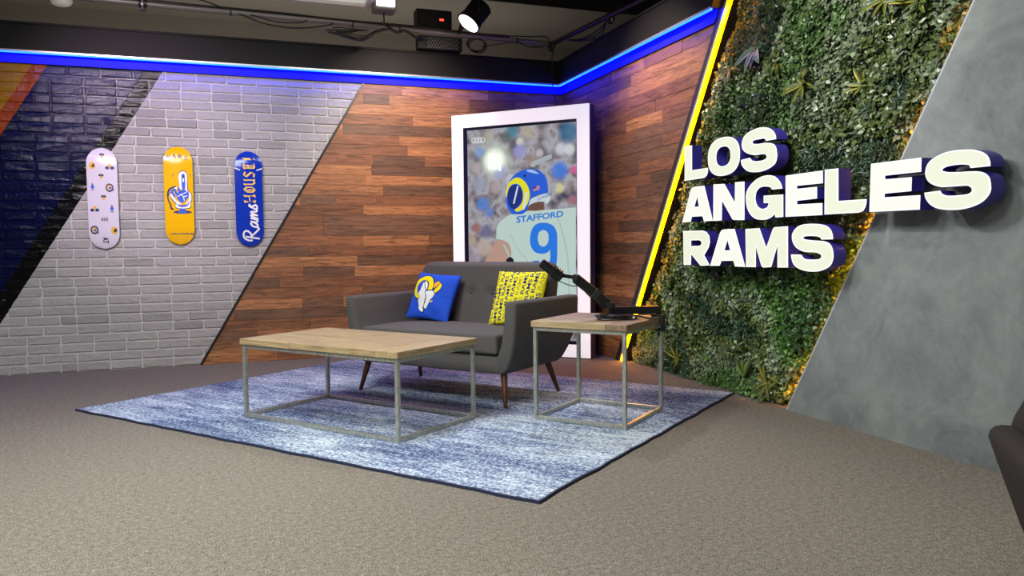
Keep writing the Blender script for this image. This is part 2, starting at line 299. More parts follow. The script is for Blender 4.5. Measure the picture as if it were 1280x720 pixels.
LETTERS=[('L',[[(4.8789,1.7442),(4.7887,1.7445),(4.7878,1.5671),(4.5884,1.5654),(4.5906,1.5335),(4.6025,1.5141),(4.6304,1.5006),(4.8793,1.5002)]]),('O',[[(4.2284,1.6213),(4.2303,1.5926),(4.2364,1.5709),(4.2467,1.552),(4.2612,1.5357),(4.2796,1.522),(4.302,1.5111),(4.3283,1.5029),(4.3592,1.4978),(4.4004,1.4957),(4.4424,1.4968),(4.4747,1.5013),(4.5029,1.5091),(4.5274,1.5201),(4.5479,1.5343),(4.5644,1.5514),(4.5764,1.5714),(4.5838,1.5946),(4.5864,1.6253),(4.5842,1.6559),(4.5771,1.6789),(4.5654,1.6986),(4.5492,1.7153),(4.5289,1.7289),(4.5046,1.7394),(4.4766,1.7465),(4.4444,1.7503),(4.4026,1.7505),(4.3614,1.7475),(4.3305,1.7417),(4.304,1.733),(4.2815,1.7216),(4.2629,1.7075),(4.2481,1.691),(4.2374,1.6719),(4.2308,1.65)],[(4.3272,1.6233),(4.3281,1.6084),(4.331,1.5971),(4.3359,1.5874),(4.3427,1.579),(4.3513,1.572),(4.3617,1.5664),(4.374,1.5624),(4.3882,1.56),(4.4072,1.5591),(4.4263,1.5599),(4.4408,1.5624),(4.4535,1.5665),(4.4644,1.5722),(4.4736,1.5794),(4.4809,1.588),(4.4862,1.5981),(4.4895,1.6098),(4.4907,1.6252),(4.4897,1.6405),(4.4866,1.6521),(4.4815,1.6621),(4.4743,1.6706),(4.4653,1.6775),(4.4544,1.683),(4.4419,1.6868),(4.4273,1.6889),(4.4083,1.6893),(4.3893,1.688),(4.3751,1.6853),(4.3628,1.681),(4.3522,1.6752),(4.3435,1.668),(4.3365,1.6595),(4.3315,1.6496),(4.3284,1.6383)]]),('S',[[(3.9657,1.6689),(3.8724,1.6675),(3.8739,1.6745),(3.8753,1.6815),(3.8771,1.6884),(3.8801,1.6953),(3.8845,1.7023),(3.8899,1.7093),(3.8963,1.7162),(3.9035,1.7224),(3.9117,1.7282),(3.9208,1.7336),(3.9307,1.7385),(3.9411,1.7428),(3.9521,1.7466),(3.9636,1.7497),(3.9758,1.7524),(3.9887,1.7546),(4.0023,1.7563),(4.0165,1.7576),(4.0314,1.7583),(4.0469,1.7581),(4.0639,1.757),(4.0821,1.755),(4.1001,1.7524),(4.1164,1.7495),(4.131,1.7465),(4.1443,1.7431),(4.1564,1.7392),(4.1672,1.7347),(4.1763,1.7293),(4.1839,1.7234),(4.1903,1.7169),(4.1958,1.7101),(4.2005,1.703),(4.2043,1.6956),(4.2068,1.6878),(4.208,1.68),(4.2079,1.6718),(4.2066,1.6633),(4.2038,1.655),(4.1994,1.6472),(4.1931,1.64),(4.1853,1.6332),(4.1761,1.6269),(4.1659,1.6211),(4.1543,1.6157),(4.1414,1.6108),(4.1279,1.6064),(4.1148,1.6027),(4.1022,1.5997),(4.0896,1.5972),(4.0771,1.5953),(4.0647,1.594),(4.0522,1.5933),(4.0398,1.5933),(4.0275,1.5935),(4.0157,1.5934),(4.0044,1.5926),(3.9936,1.5917),(3.983,1.5906),(3.9723,1.5897),(3.9559,1.5726),(3.9672,1.5587),(3.9763,1.5573),(3.9851,1.5558),(3.9945,1.5544),(4.0055,1.5536),(4.0192,1.5535),(4.0347,1.5537),(4.0504,1.5544),(4.0643,1.5555),(4.0756,1.5572),(4.0854,1.5594),(4.0947,1.5618),(4.1043,1.5641),(4.1247,1.5832),(4.2154,1.579),(4.2137,1.5707),(4.2125,1.5624),(4.2105,1.5542),(4.2067,1.5463),(4.2006,1.5386),(4.1929,1.5312),(4.1843,1.5242),(4.1752,1.5178),(4.166,1.512),(4.1564,1.5068),(4.1458,1.5021),(4.1339,1.4981),(4.1201,1.4948),(4.1047,1.492),(4.0889,1.4898),(4.0734,1.4882),(4.0585,1.4871),(4.0437,1.4866),(4.029,1.4866),(4.0144,1.4871),(3.9997,1.4881),(3.9849,1.4896),(3.9704,1.4915),(3.9568,1.4939),(3.944,1.4967),(3.9318,1.5),(3.9204,1.5036),(3.91,1.5075),(3.9005,1.5114),(3.8918,1.5154),(3.8842,1.5199),(3.8778,1.5252),(3.8728,1.5314),(3.8691,1.5383),(3.8664,1.5457),(3.8644,1.5536),(3.8634,1.5621),(3.8633,1.5713),(3.8638,1.5806),(3.8649,1.5893),(3.8664,1.5976),(3.8683,1.6057),(3.8709,1.6133),(3.8745,1.6202),(3.8789,1.6263),(3.8841,1.6318),(3.8903,1.6366),(3.8978,1.641),(3.9069,1.6449),(3.9174,1.6483),(3.9286,1.6511),(3.94,1.6535),(3.9514,1.6554),(3.9634,1.6567),(3.9755,1.6576),(3.9875,1.6584),(3.9996,1.6588),(4.0116,1.659),(4.0238,1.6591),(4.036,1.6596),(4.0482,1.6606),(4.0606,1.6618),(4.0729,1.6632),(4.0854,1.6646),(4.1005,1.6758),(4.1006,1.6839),(4.095,1.6851),(4.0897,1.6863),(4.0837,1.6874),(4.0757,1.6881),(4.065,1.6884),(4.0522,1.6883),(4.039,1.6881),(4.0266,1.6878),(4.0153,1.6875),(4.0044,1.6872),(3.9938,1.6868),(3.9831,1.6864),(3.9801,1.6842),(3.9769,1.6819),(3.974,1.6797),(3.9715,1.6776),(3.9697,1.6754),(3.9683,1.6732),(3.967,1.6711)]]),('A',[[(4.9094,1.2009),(4.8034,1.202),(4.7862,1.2376),(4.6491,1.2361),(4.6314,1.1997),(4.5275,1.2006),(4.6308,1.4457),(4.7304,1.4482),(4.7758,1.444),(4.7987,1.4299)],[(4.7188,1.3806),(4.6938,1.3063),(4.7557,1.3056)]]),('N',[[(4.5188,1.4463),(4.3961,1.4409),(4.2774,1.3067),(4.2759,1.442),(4.1801,1.4389),(4.1775,1.1936),(4.286,1.1973),(4.3025,1.2025),(4.4224,1.3341),(4.4243,1.199),(4.5201,1.1991)]]),('G',[[(3.8123,1.3681),(3.8153,1.3757),(3.8181,1.3834),(3.8213,1.391),(3.8256,1.3985),(3.8314,1.406),(3.8381,1.4135),(3.8456,1.4207),(3.8536,1.4273),(3.8618,1.4335),(3.8704,1.4392),(3.8798,1.4443),(3.8906,1.4487),(3.9034,1.4522),(3.9177,1.455),(3.9326,1.4571),(3.9469,1.4584),(3.9607,1.4588),(3.9743,1.4584),(3.9876,1.4573),(4.0005,1.4558),(4.0125,1.4539),(4.024,1.4516),(4.0354,1.4486),(4.0472,1.445),(4.0597,1.4405),(4.0726,1.4354),(4.0855,1.4295),(4.0979,1.4227),(4.1102,1.4148),(4.1224,1.4058),(4.1337,1.3963),(4.1429,1.3868),(4.1498,1.3779),(4.1549,1.369),(4.1584,1.3595),(4.1606,1.3486),(4.1614,1.3353),(4.1608,1.3205),(4.1589,1.3054),(4.1558,1.2915),(4.1516,1.2789),(4.1461,1.2671),(4.1396,1.256),(4.1324,1.2457),(4.1243,1.2363),(4.1152,1.2276),(4.1055,1.2198),(4.0955,1.213),(4.0854,1.2072),(4.075,1.2023),(4.0638,1.1982),(4.0514,1.1949),(4.037,1.1921),(4.0212,1.1901),(4.0052,1.1888),(3.9902,1.1883),(3.9764,1.1886),(3.9631,1.1897),(3.9505,1.1913),(3.939,1.1934),(3.9285,1.1958),(3.919,1.1987),(3.9103,1.202),(3.9023,1.2056),(3.8954,1.2096),(3.8894,1.214),(3.8838,1.2186),(3.878,1.223),(3.8711,1.1987),(3.8034,1.199),(3.8053,1.3322),(3.9836,1.3363),(3.983,1.2907),(3.9357,1.2896),(3.9372,1.2848),(3.9384,1.2799),(3.9401,1.2752),(3.943,1.271),(3.9474,1.2674),(3.9527,1.2641),(3.9589,1.2612),(3.9657,1.259),(3.9734,1.2574),(3.9819,1.2565),(3.9908,1.2559),(3.9996,1.2552),(4.0087,1.2583),(4.018,1.2613),(4.027,1.2646),(4.0349,1.2687),(4.0415,1.2737),(4.0473,1.2792),(4.0522,1.2854),(4.0565,1.2922),(4.0602,1.2997),(4.0633,1.308),(4.0655,1.3167),(4.0664,1.3256),(4.0659,1.3352),(4.0643,1.3454),(4.0615,1.3553),(4.0573,1.3639),(4.0516,1.371),(4.0446,1.3772),(4.0365,1.3824),(4.0276,1.3866),(4.0177,1.3895),(4.0067,1.3914),(3.9954,1.3923),(3.9843,1.3927),(3.9731,1.3923),(3.9616,1.3911),(3.9508,1.3896),(3.9415,1.3881),(3.9342,1.3867),(3.9282,1.3853),(3.9229,1.3839),(3.9173,1.3824),(3.9037,1.3684)]]),('E',[[(3.7819,1.4421),(3.4768,1.4428),(3.4756,1.3729),(3.6855,1.3744),(3.6852,1.3571),(3.5208,1.3565),(3.5198,1.2913),(3.6842,1.2879),(3.6838,1.2665),(3.4776,1.264),(3.4765,1.1976),(3.7803,1.1991)]]),('L',[[(3.4582,1.4455),(3.3595,1.4436),(3.3563,1.2681),(3.157,1.2668),(3.1577,1.2476),(3.1627,1.2273),(3.1786,1.2075),(3.2114,1.1994),(3.4571,1.1996)]]),('E',[[(3.1288,1.4445),(2.822,1.4421),(2.822,1.3757),(3.0383,1.3764),(3.0379,1.3579),(2.8754,1.3552),(2.8762,1.2884),(3.039,1.287),(3.0403,1.2684),(2.824,1.2659),(2.8255,1.1973),(3.1344,1.1993)]]),('S',[[(2.5573,1.3677),(2.4636,1.3671),(2.464,1.3728),(2.4642,1.3786),(2.4647,1.3843),(2.4661,1.3901),(2.4684,1.3962),(2.4713,1.4025),(2.4749,1.4087),(2.4793,1.4144),(2.4845,1.4195),(2.4904,1.4242),(2.4973,1.4286),(2.5052,1.4328),(2.5143,1.4368),(2.5246,1.4406),(2.5358,1.4441),(2.5476,1.447),(2.5597,1.4493),(2.5726,1.451),(2.5862,1.4523),(2.6008,1.4533),(2.6171,1.4541),(2.6348,1.4546),(2.6527,1.4546),(2.6694,1.4537),(2.6847,1.4518),(2.6993,1.4491),(2.713,1.4458),(2.7259,1.442),(2.7382,1.4377),(2.7497,1.4329),(2.7602,1.4277),(2.7692,1.4221),(2.7766,1.4163),(2.7824,1.4102),(2.7871,1.4036),(2.7909,1.3965),(2.7938,1.3886),(2.7957,1.38),(2.7965,1.3712),(2.7961,1.3627),(2.7942,1.3543),(2.7912,1.3457),(2.787,1.3376),(2.7819,1.3304),(2.7758,1.3242),(2.7687,1.3187),(2.7607,1.3139),(2.7518,1.3094),(2.7418,1.3052),(2.7307,1.3014),(2.7192,1.2981),(2.708,1.2957),(2.6976,1.2944),(2.6875,1.294),(2.677,1.2939),(2.6655,1.2938),(2.6522,1.2935),(2.6377,1.2932),(2.6233,1.293),(2.6103,1.2927),(2.5987,1.2925),(2.5879,1.2924),(2.5782,1.292),(2.5699,1.2908),(2.5635,1.2886),(2.5586,1.2857),(2.5544,1.2824),(2.5498,1.2794),(2.5481,1.2646),(2.5526,1.2619),(2.5565,1.259),(2.5615,1.2563),(2.569,1.2543),(2.5802,1.253),(2.5941,1.2523),(2.609,1.252),(2.6229,1.2518),(2.6359,1.2518),(2.6488,1.2521),(2.6609,1.2526),(2.6715,1.2537),(2.6805,1.2553),(2.688,1.2574),(2.6945,1.2599),(2.7001,1.2628),(2.7045,1.2664),(2.7077,1.2705),(2.7104,1.2748),(2.7134,1.279),(2.7993,1.2756),(2.7977,1.2684),(2.7964,1.2613),(2.7945,1.2542),(2.7911,1.2469),(2.7861,1.2394),(2.78,1.2317),(2.7727,1.2242),(2.7644,1.2174),(2.7551,1.2114),(2.745,1.2058),(2.7335,1.2009),(2.72,1.1967),(2.704,1.1933),(2.6859,1.1905),(2.6671,1.1885),(2.6489,1.1873),(2.6314,1.1869),(2.614,1.1872),(2.597,1.1882),(2.5807,1.1901),(2.5648,1.1928),(2.5493,1.1963),(2.5348,1.2003),(2.5218,1.2047),(2.5105,1.2093),(2.5006,1.2143),(2.4918,1.2197),(2.4838,1.2257),(2.4765,1.2325),(2.47,1.24),(2.4646,1.2478),(2.4607,1.2558),(2.4585,1.2641),(2.4579,1.2729),(2.4583,1.2816),(2.4591,1.2899),(2.4602,1.2977),(2.4619,1.3054),(2.4643,1.3126),(2.4674,1.319),(2.4711,1.3247),(2.4756,1.3296),(2.4808,1.3339),(2.4868,1.3379),(2.4936,1.3415),(2.5013,1.3446),(2.5097,1.3473),(2.519,1.3495),(2.5294,1.3511),(2.5406,1.3522),(2.5526,1.353),(2.5649,1.3537),(2.5777,1.3543),(2.5912,1.3547),(2.6049,1.3551),(2.6187,1.3558),(2.633,1.3568),(2.6479,1.358),(2.6621,1.3593),(2.6742,1.3609),(2.6832,1.3626),(2.6901,1.3644),(2.6962,1.3664),(2.7027,1.3683),(2.7043,1.377),(2.6991,1.3793),(2.6943,1.3817),(2.6888,1.384),(2.6818,1.3857),(2.6727,1.387),(2.6621,1.3879),(2.6509,1.3885),(2.6401,1.3888),(2.6296,1.3889),(2.6191,1.3888),(2.6088,1.3884),(2.5992,1.3876),(2.5903,1.3865),(2.5819,1.3851),(2.5738,1.3834),(2.5656,1.3819)]]),('R',[[(4.8972,1.1372),(4.6507,1.1366),(4.6016,1.1251),(4.5692,1.097),(4.5614,1.0572),(4.574,1.0205),(4.6007,0.9928),(4.6299,0.9636),(4.5624,0.895),(4.6713,0.8895),(4.7965,0.9729),(4.7984,0.8944),(4.8903,0.8925)],[(4.7969,1.0684),(4.6891,1.0693),(4.6679,1.0623),(4.6612,1.0498),(4.6678,1.0361),(4.6855,1.03),(4.7968,1.0283)]]),('A',[[(4.5539,0.8921),(4.4473,0.8945),(4.4251,0.9279),(4.2902,0.9312),(4.2706,0.8937),(4.1651,0.8933),(4.2806,1.1392),(4.3935,1.1388),(4.4237,1.1324),(4.4409,1.116)],[(4.3581,1.0722),(4.3249,0.9998),(4.3923,0.9978)]]),('M',[[(4.1632,1.1356),(4.0247,1.1379),(3.9558,1.0146),(3.8939,1.1314),(3.8791,1.1402),(3.76,1.1429),(3.7565,0.8994),(3.8486,0.8972),(3.8505,1.0372),(3.9103,0.8982),(3.9866,0.8939),(4.0015,0.9054),(4.0598,1.0296),(4.0582,0.8946),(4.154,0.8934)]]),('S',[[(3.4782,1.0617),(3.393,1.0623),(3.3927,1.0664),(3.3923,1.0704),(3.3922,1.0747),(3.3933,1.0802),(3.3954,1.0874),(3.3984,1.0958),(3.4023,1.1043),(3.4073,1.1119),(3.4132,1.1184),(3.4201,1.1244),(3.4283,1.1298),(3.4382,1.1345),(3.4496,1.1386),(3.4625,1.1421),(3.4771,1.145),(3.4936,1.1474),(3.5131,1.1493),(3.5352,1.1508),(3.5579,1.1517),(3.5792,1.1518),(3.5991,1.1513),(3.6185,1.1502),(3.6366,1.1483),(3.6528,1.1453),(3.6666,1.1411),(3.6784,1.136),(3.6887,1.1299),(3.6978,1.1233),(3.7061,1.1159),(3.7131,1.1078),(3.7185,1.0991),(3.7219,1.0901),(3.723,1.0805),(3.7221,1.0704),(3.7196,1.0604),(3.7159,1.0511),(3.7109,1.0424),(3.7043,1.0341),(3.6967,1.0266),(3.6887,1.0199),(3.68,1.0143),(3.6707,1.0096),(3.6608,1.0055),(3.6506,1.0019),(3.6402,0.9986),(3.6295,0.9958),(3.6182,0.9936),(3.6059,0.9919),(3.5917,0.991),(3.5761,0.9909),(3.5609,0.9909),(3.5477,0.9907),(3.5372,0.9902),(3.5283,0.9896),(3.5202,0.9887),(3.512,0.9874),(3.5038,0.9854),(3.4959,0.9829),(3.4881,0.9803),(3.4803,0.9777),(3.478,0.9629),(3.4821,0.9602),(3.4858,0.9574),(3.4904,0.9548),(3.4974,0.9527),(3.5074,0.9513),(3.5198,0.9504),(3.5333,0.9498),(3.547,0.9495),(3.5617,0.9494),(3.5775,0.9494),(3.5927,0.9499),(3.6052,0.9512),(3.6144,0.9536),(3.6213,0.9567),(3.6267,0.9603),(3.6313,0.9637),(3.6349,0.9668),(3.6373,0.97),(3.6391,0.9732),(3.6412,0.9763),(3.7288,0.9772),(3.7274,0.9696),(3.7263,0.9621),(3.7247,0.9546),(3.7221,0.947),(3.7187,0.9391),(3.7147,0.9311),(3.7095,0.9233),(3.7024,0.9161),(3.6932,0.9097),(3.6824,0.9038),(3.6701,0.8986),(3.6565,0.8939),(3.6413,0.8899),(3.6245,0.8865),(3.607,0.8838),(3.5894,0.882),(3.5714,0.881),(3.5527,0.8808),(3.5343,0.8813),(3.5174,0.8825),(3.5021,0.8844),(3.4879,0.887),(3.4745,0.8903),(3.4615,0.8941),(3.4484,0.8983),(3.4356,0.9032),(3.4239,0.9087),(3.4139,0.9149),(3.406,0.9219),(3.3996,0.9298),(3.3947,0.9382),(3.3909,0.9469),(3.3885,0.9563),(3.3875,0.9662),(3.3875,0.9762),(3.3882,0.9858),(3.3897,0.9949),(3.3919,1.0038),(3.395,1.0121),(3.3989,1.0197),(3.4037,1.0263),(3.4094,1.0321),(3.4159,1.0373),(3.4229,1.0416),(3.4305,1.0451),(3.4386,1.0478),(3.4475,1.0499),(3.4573,1.0516),(3.4683,1.0531),(3.4803,1.054),(3.493,1.0547),(3.5061,1.0555),(3.5199,1.0564),(3.5345,1.0571),(3.5491,1.058),(3.5632,1.059),(3.5772,1.0602),(3.5913,1.0614),(3.6041,1.0629),(3.6144,1.0646),(3.621,1.0665),(3.6248,1.0688),(3.6275,1.0711),(3.6308,1.0734),(3.6283,1.0751),(3.6263,1.0768),(3.6234,1.0785),(3.6183,1.0798),(3.6106,1.081),(3.601,1.0819),(3.59,1.0825),(3.5781,1.0828),(3.5643,1.0827),(3.5488,1.0823),(3.5336,1.0815),(3.5207,1.0805),(3.511,1.0792),(3.5032,1.0776),(3.4962,1.0758),(3.4889,1.0741)]])]
TVD={'jersey':[(0.47,1.11),(0.471,1.146),(0.472,1.182),(0.476,1.213),(0.485,1.235),(0.496,1.251),(0.511,1.267),(0.529,1.284),(0.55,1.299),(0.572,1.313),(0.595,1.325),(0.62,1.335),(0.649,1.343),(0.683,1.349),(0.721,1.354),(0.768,1.358),(0.828,1.363),(0.896,1.367),(0.959,1.37),(1.009,1.371),(1.054,1.372),(1.103,1.373),(1.16,1.376),(1.22,1.379),(1.281,1.383),(1.275,0.369),(0.545,0.345),(0.563,0.482),(0.582,0.619),(0.596,0.732),(0.604,0.807),(0.609,0.856),(0.613,0.897),(0.62,0.93),(0.627,0.955),(0.629,0.979),(0.624,1.008),(0.614,1.037),(0.6,1.061),(0.582,1.077),(0.561,1.087),(0.539,1.095),(0.517,1.101),(0.493,1.106)],'arm':[(0.459,1.09),(0.49,1.096),(0.522,1.101),(0.549,1.101),(0.571,1.094),(0.589,1.081),(0.604,1.062),(0.617,1.036),(0.626,1.004),(0.632,0.973),(0.634,0.951),(0.632,0.93),(0.624,0.897),(0.611,0.847),(0.592,0.785),(0.567,0.712),(0.532,0.624),(0.491,0.526),(0.45,0.427),(0.15,0.419),(0.183,0.519),(0.216,0.62),(0.248,0.709),(0.281,0.783),(0.313,0.845),(0.343,0.897),(0.369,0.936),(0.392,0.965),(0.412,0.994),(0.429,1.026),(0.444,1.058)],'glove':[(0.575,0.91),(0.586,0.923),(0.6,0.931),(0.614,0.94),(0.628,0.931),(0.641,0.923),(0.651,0.91),(0.653,0.89),(0.652,0.866),(0.65,0.842),(0.567,0.842),(0.569,0.866),(0.57,0.89)],'neck':[(0.791,1.375),(0.802,1.391),(0.813,1.407),(0.828,1.421),(0.85,1.432),(0.877,1.44),(0.902,1.445),(0.924,1.446),(0.946,1.445),(0.967,1.443),(0.967,1.37),(0.935,1.367),(0.903,1.364),(0.872,1.363),(0.844,1.366),(0.817,1.37)],'helmet':[(0.575,1.497),(0.578,1.524),(0.583,1.55),(0.591,1.577),(0.599,1.604),(0.609,1.632),(0.622,1.657),(0.64,1.679),(0.661,1.699),(0.683,1.715),(0.707,1.728),(0.733,1.738),(0.758,1.745),(0.782,1.751),(0.806,1.754),(0.832,1.754),(0.861,1.751),(0.891,1.745),(0.919,1.734),(0.944,1.717),(0.966,1.697),(0.984,1.674),(0.995,1.65),(1.001,1.625),(1.005,1.6),(1.008,1.576),(1.01,1.551),(1.011,1.527),(0.996,1.524),(0.98,1.52),(0.961,1.516),(0.933,1.513),(0.901,1.508),(0.873,1.499),(0.852,1.481),(0.835,1.458),(0.821,1.434),(0.81,1.411),(0.802,1.388),(0.791,1.368),(0.777,1.354),(0.76,1.343),(0.738,1.336),(0.707,1.334),(0.67,1.337),(0.633,1.339),(0.617,1.364),(0.601,1.389),(0.589,1.415),(0.581,1.442),(0.576,1.47)],'horn':[(0.575,1.524),(0.577,1.544),(0.581,1.568),(0.588,1.591),(0.597,1.61),(0.608,1.628),(0.622,1.644),(0.64,1.659),(0.661,1.672),(0.682,1.679),(0.702,1.679),(0.723,1.674),(0.742,1.665),(0.76,1.652),(0.778,1.635),(0.793,1.616),(0.805,1.595),(0.815,1.571),(0.822,1.548),(0.825,1.526),(0.825,1.503),(0.821,1.481),(0.814,1.458),(0.803,1.435),(0.791,1.415),(0.777,1.399),(0.762,1.386),(0.746,1.376),(0.728,1.368),(0.71,1.362),(0.694,1.36),(0.682,1.364),(0.673,1.371),(0.664,1.379),(0.682,1.389),(0.701,1.399),(0.717,1.411),(0.731,1.426),(0.742,1.444),(0.75,1.464),(0.755,1.488),(0.756,1.513),(0.755,1.537),(0.751,1.558),(0.743,1.576),(0.734,1.592),(0.723,1.605),(0.711,1.614),(0.697,1.62),(0.68,1.622),(0.661,1.621),(0.644,1.616),(0.629,1.606),(0.616,1.592),(0.606,1.577),(0.599,1.559),(0.594,1.54),(0.59,1.523),(0.587,1.511),(0.586,1.503),(0.584,1.494),(0.58,1.503),(0.576,1.511)],'dark':[(0.598,1.537),(0.605,1.56),(0.616,1.58),(0.629,1.596),(0.645,1.606),(0.664,1.612),(0.682,1.612),(0.699,1.607),(0.716,1.596),(0.729,1.583),(0.739,1.568),(0.745,1.55),(0.749,1.531),(0.751,1.511),(0.75,1.49),(0.746,1.47),(0.737,1.45),(0.723,1.431),(0.709,1.414),(0.694,1.402),(0.677,1.392),(0.661,1.383),(0.649,1.387),(0.638,1.392),(0.627,1.4),(0.617,1.415),(0.608,1.433),(0.601,1.455),(0.597,1.481),(0.596,1.51)],'rim':[(0.811,1.419),(0.818,1.438),(0.825,1.458),(0.836,1.474),(0.854,1.484),(0.877,1.491),(0.902,1.498),(0.932,1.507),(0.964,1.516),(0.99,1.519),(1.007,1.514),(1.018,1.505),(1.026,1.494),(1.031,1.484),(1.033,1.473),(1.03,1.461),(1.02,1.447),(1.006,1.431),(0.992,1.416),(0.988,1.426),(0.984,1.436),(0.975,1.443),(0.959,1.447),(0.938,1.448),(0.916,1.447),(0.894,1.444),(0.87,1.438),(0.85,1.433),(0.835,1.428),(0.823,1.424)],'bar1':[(0.696,1.603),(0.711,1.599),(0.668,1.439),(0.65,1.433)],'bar2':[(0.785,1.54),(0.804,1.539),(0.795,1.487),(0.785,1.435),(0.776,1.396),(0.767,1.38),(0.758,1.378),(0.751,1.376),(0.748,1.369),(0.747,1.363),(0.746,1.356),(0.751,1.382),(0.756,1.408),(0.762,1.436),(0.769,1.469),(0.777,1.504)],'flag':[(0.856,1.583),(0.925,1.596),(0.925,1.56),(0.862,1.543)],'hi1':[(0.795,1.746),(0.812,1.747),(0.828,1.748),(0.846,1.746),(0.866,1.738),(0.888,1.727),(0.904,1.717),(0.912,1.71),(0.916,1.705),(0.919,1.7),(0.899,1.704),(0.88,1.708),(0.86,1.713),(0.839,1.718),(0.818,1.723),(0.802,1.729),(0.796,1.735),(0.795,1.74)],'hole':[(0.76,1.698),(0.779,1.704),(0.79,1.687),(0.772,1.677)],'small2':[(0.846,0.924),(0.919,0.93),(0.919,0.906),(0.848,0.901)],'name_box':[(0.685,1.252),(1.16,1.303),(1.16,1.358),(0.686,1.317)],'nine_box':[(0.822,0.816),(1.096,0.817),(1.1,1.251),(0.827,1.247)],'nine_o':[(1.098,1.082),(1.098,1.117),(1.097,1.141),(1.093,1.162),(1.085,1.185),(1.074,1.205),(1.059,1.222),(1.038,1.235),(1.014,1.244),(0.987,1.25),(0.958,1.252),(0.927,1.251),(0.9,1.245),(0.879,1.234),(0.862,1.218),(0.848,1.199),(0.837,1.177),(0.83,1.152),(0.825,1.126),(0.823,1.099),(0.824,1.071),(0.829,1.045),(0.838,1.022),(0.851,1.001),(0.868,0.984),(0.89,0.973),(0.916,0.967),(0.941,0.964),(0.963,0.965),(0.983,0.97),(1.0,0.977),(1.011,0.985),(1.019,0.994),(1.026,1.003),(1.027,0.971),(1.028,0.94),(1.025,0.91),(1.014,0.884),(0.999,0.86),(0.984,0.836),(0.911,0.836),(0.912,0.903),(0.845,0.897),(0.842,0.869),(0.839,0.841),(0.844,0.816),(0.86,0.794),(0.884,0.775),(0.91,0.762),(0.939,0.756),(0.97,0.757),(0.998,0.763),(1.023,0.776),(1.045,0.795),(1.063,0.817),(1.077,0.838),(1.086,0.862),(1.093,0.897),(1.097,0.955),(1.098,1.024)],'nine_i':[(0.958,1.184),(0.974,1.181),(0.989,1.174),(1.001,1.163),(1.008,1.148),(1.011,1.129),(1.012,1.11),(1.011,1.091),(1.007,1.073),(1.0,1.057),(0.99,1.045),(0.977,1.035),(0.964,1.03),(0.95,1.032),(0.935,1.038),(0.92,1.044),(0.913,1.064),(0.906,1.084),(0.902,1.104),(0.904,1.124),(0.909,1.145),(0.914,1.165),(0.929,1.173),(0.943,1.181)],'lamp':[(0.388,1.93),(0.542,1.911),(0.529,1.767),(0.508,1.759),(0.498,1.787),(0.471,1.76),(0.45,1.79),(0.434,1.762),(0.413,1.792),(0.396,1.769),(0.39,1.792),(0.384,1.816),(0.381,1.841),(0.382,1.869),(0.385,1.9)],'rings':[(0.242,2.051),(0.274,2.052),(0.304,2.052),(0.336,2.052),(0.241,2.023)],'screen':[(0.2,2.137),(1.283,2.166)],'inner':[(0.122,2.181),(1.294,2.178)],'blobs':[(1.141,1.918,0.066,(0.55,0.56,0.64)),(0.725,2.01,0.042,(0.6,0.6,0.55)),(0.927,1.895,0.042,(0.5,0.47,0.5)),(1.124,1.724,0.091,(0.05,0.2,0.7)),(1.22,2.063,0.116,(0.02,0.12,0.25)),(0.643,2.105,0.075,(0.04,0.2,0.28)),(0.33,1.444,0.075,(0.1,0.22,0.6)),(0.298,1.636,0.083,(0.3,0.32,0.42)),(0.36,1.176,0.075,(0.12,0.12,0.25)),(0.257,1.216,0.058,(0.3,0.12,0.12)),(1.123,1.564,0.05,(0.6,0.58,0.3)),(1.265,1.724,0.042,(0.6,0.1,0.3)),(0.513,1.74,0.075,(0.35,0.38,0.6)),(0.724,1.922,0.075,(0.3,0.3,0.6)),(0.302,1.94,0.058,(0.2,0.32,0.6)),(0.584,2.057,0.066,(0.1,0.13,0.13)),(0.407,2.084,0.066,(0.4,0.38,0.33)),(0.808,2.093,0.075,(0.4,0.36,0.28)),(0.185,1.101,0.075,(0.4,0.3,0.24)),(0.397,1.366,0.058,(0.1,0.2,0.5)),(0.469,1.591,0.066,(0.4,0.33,0.33)),(1.247,1.451,0.05,(0.35,0.15,0.2)),(0.846,1.833,0.066,(0.3,0.22,0.2)),(0.265,1.79,0.066,(0.42,0.36,0.36)),(0.341,1.023,0.1,(0.45,0.36,0.3)),(0.199,0.908,0.083,(0.3,0.25,0.3)),(0.638,1.659,0.066,(0.5,0.52,0.62)),(1.219,1.906,0.058,(0.6,0.62,0.66))],'stripe':[(0.83,1.797),(0.837,1.805),(0.845,1.813),(0.866,1.823),(0.915,1.84),(0.979,1.86),(1.027,1.873),(1.045,1.874),(1.048,1.869),(1.051,1.863),(1.046,1.836),(1.004,1.824),(0.962,1.813),(0.926,1.801),(0.9,1.788),(0.881,1.776),(0.865,1.768),(0.853,1.767),(0.844,1.771),(0.835,1.774)]}
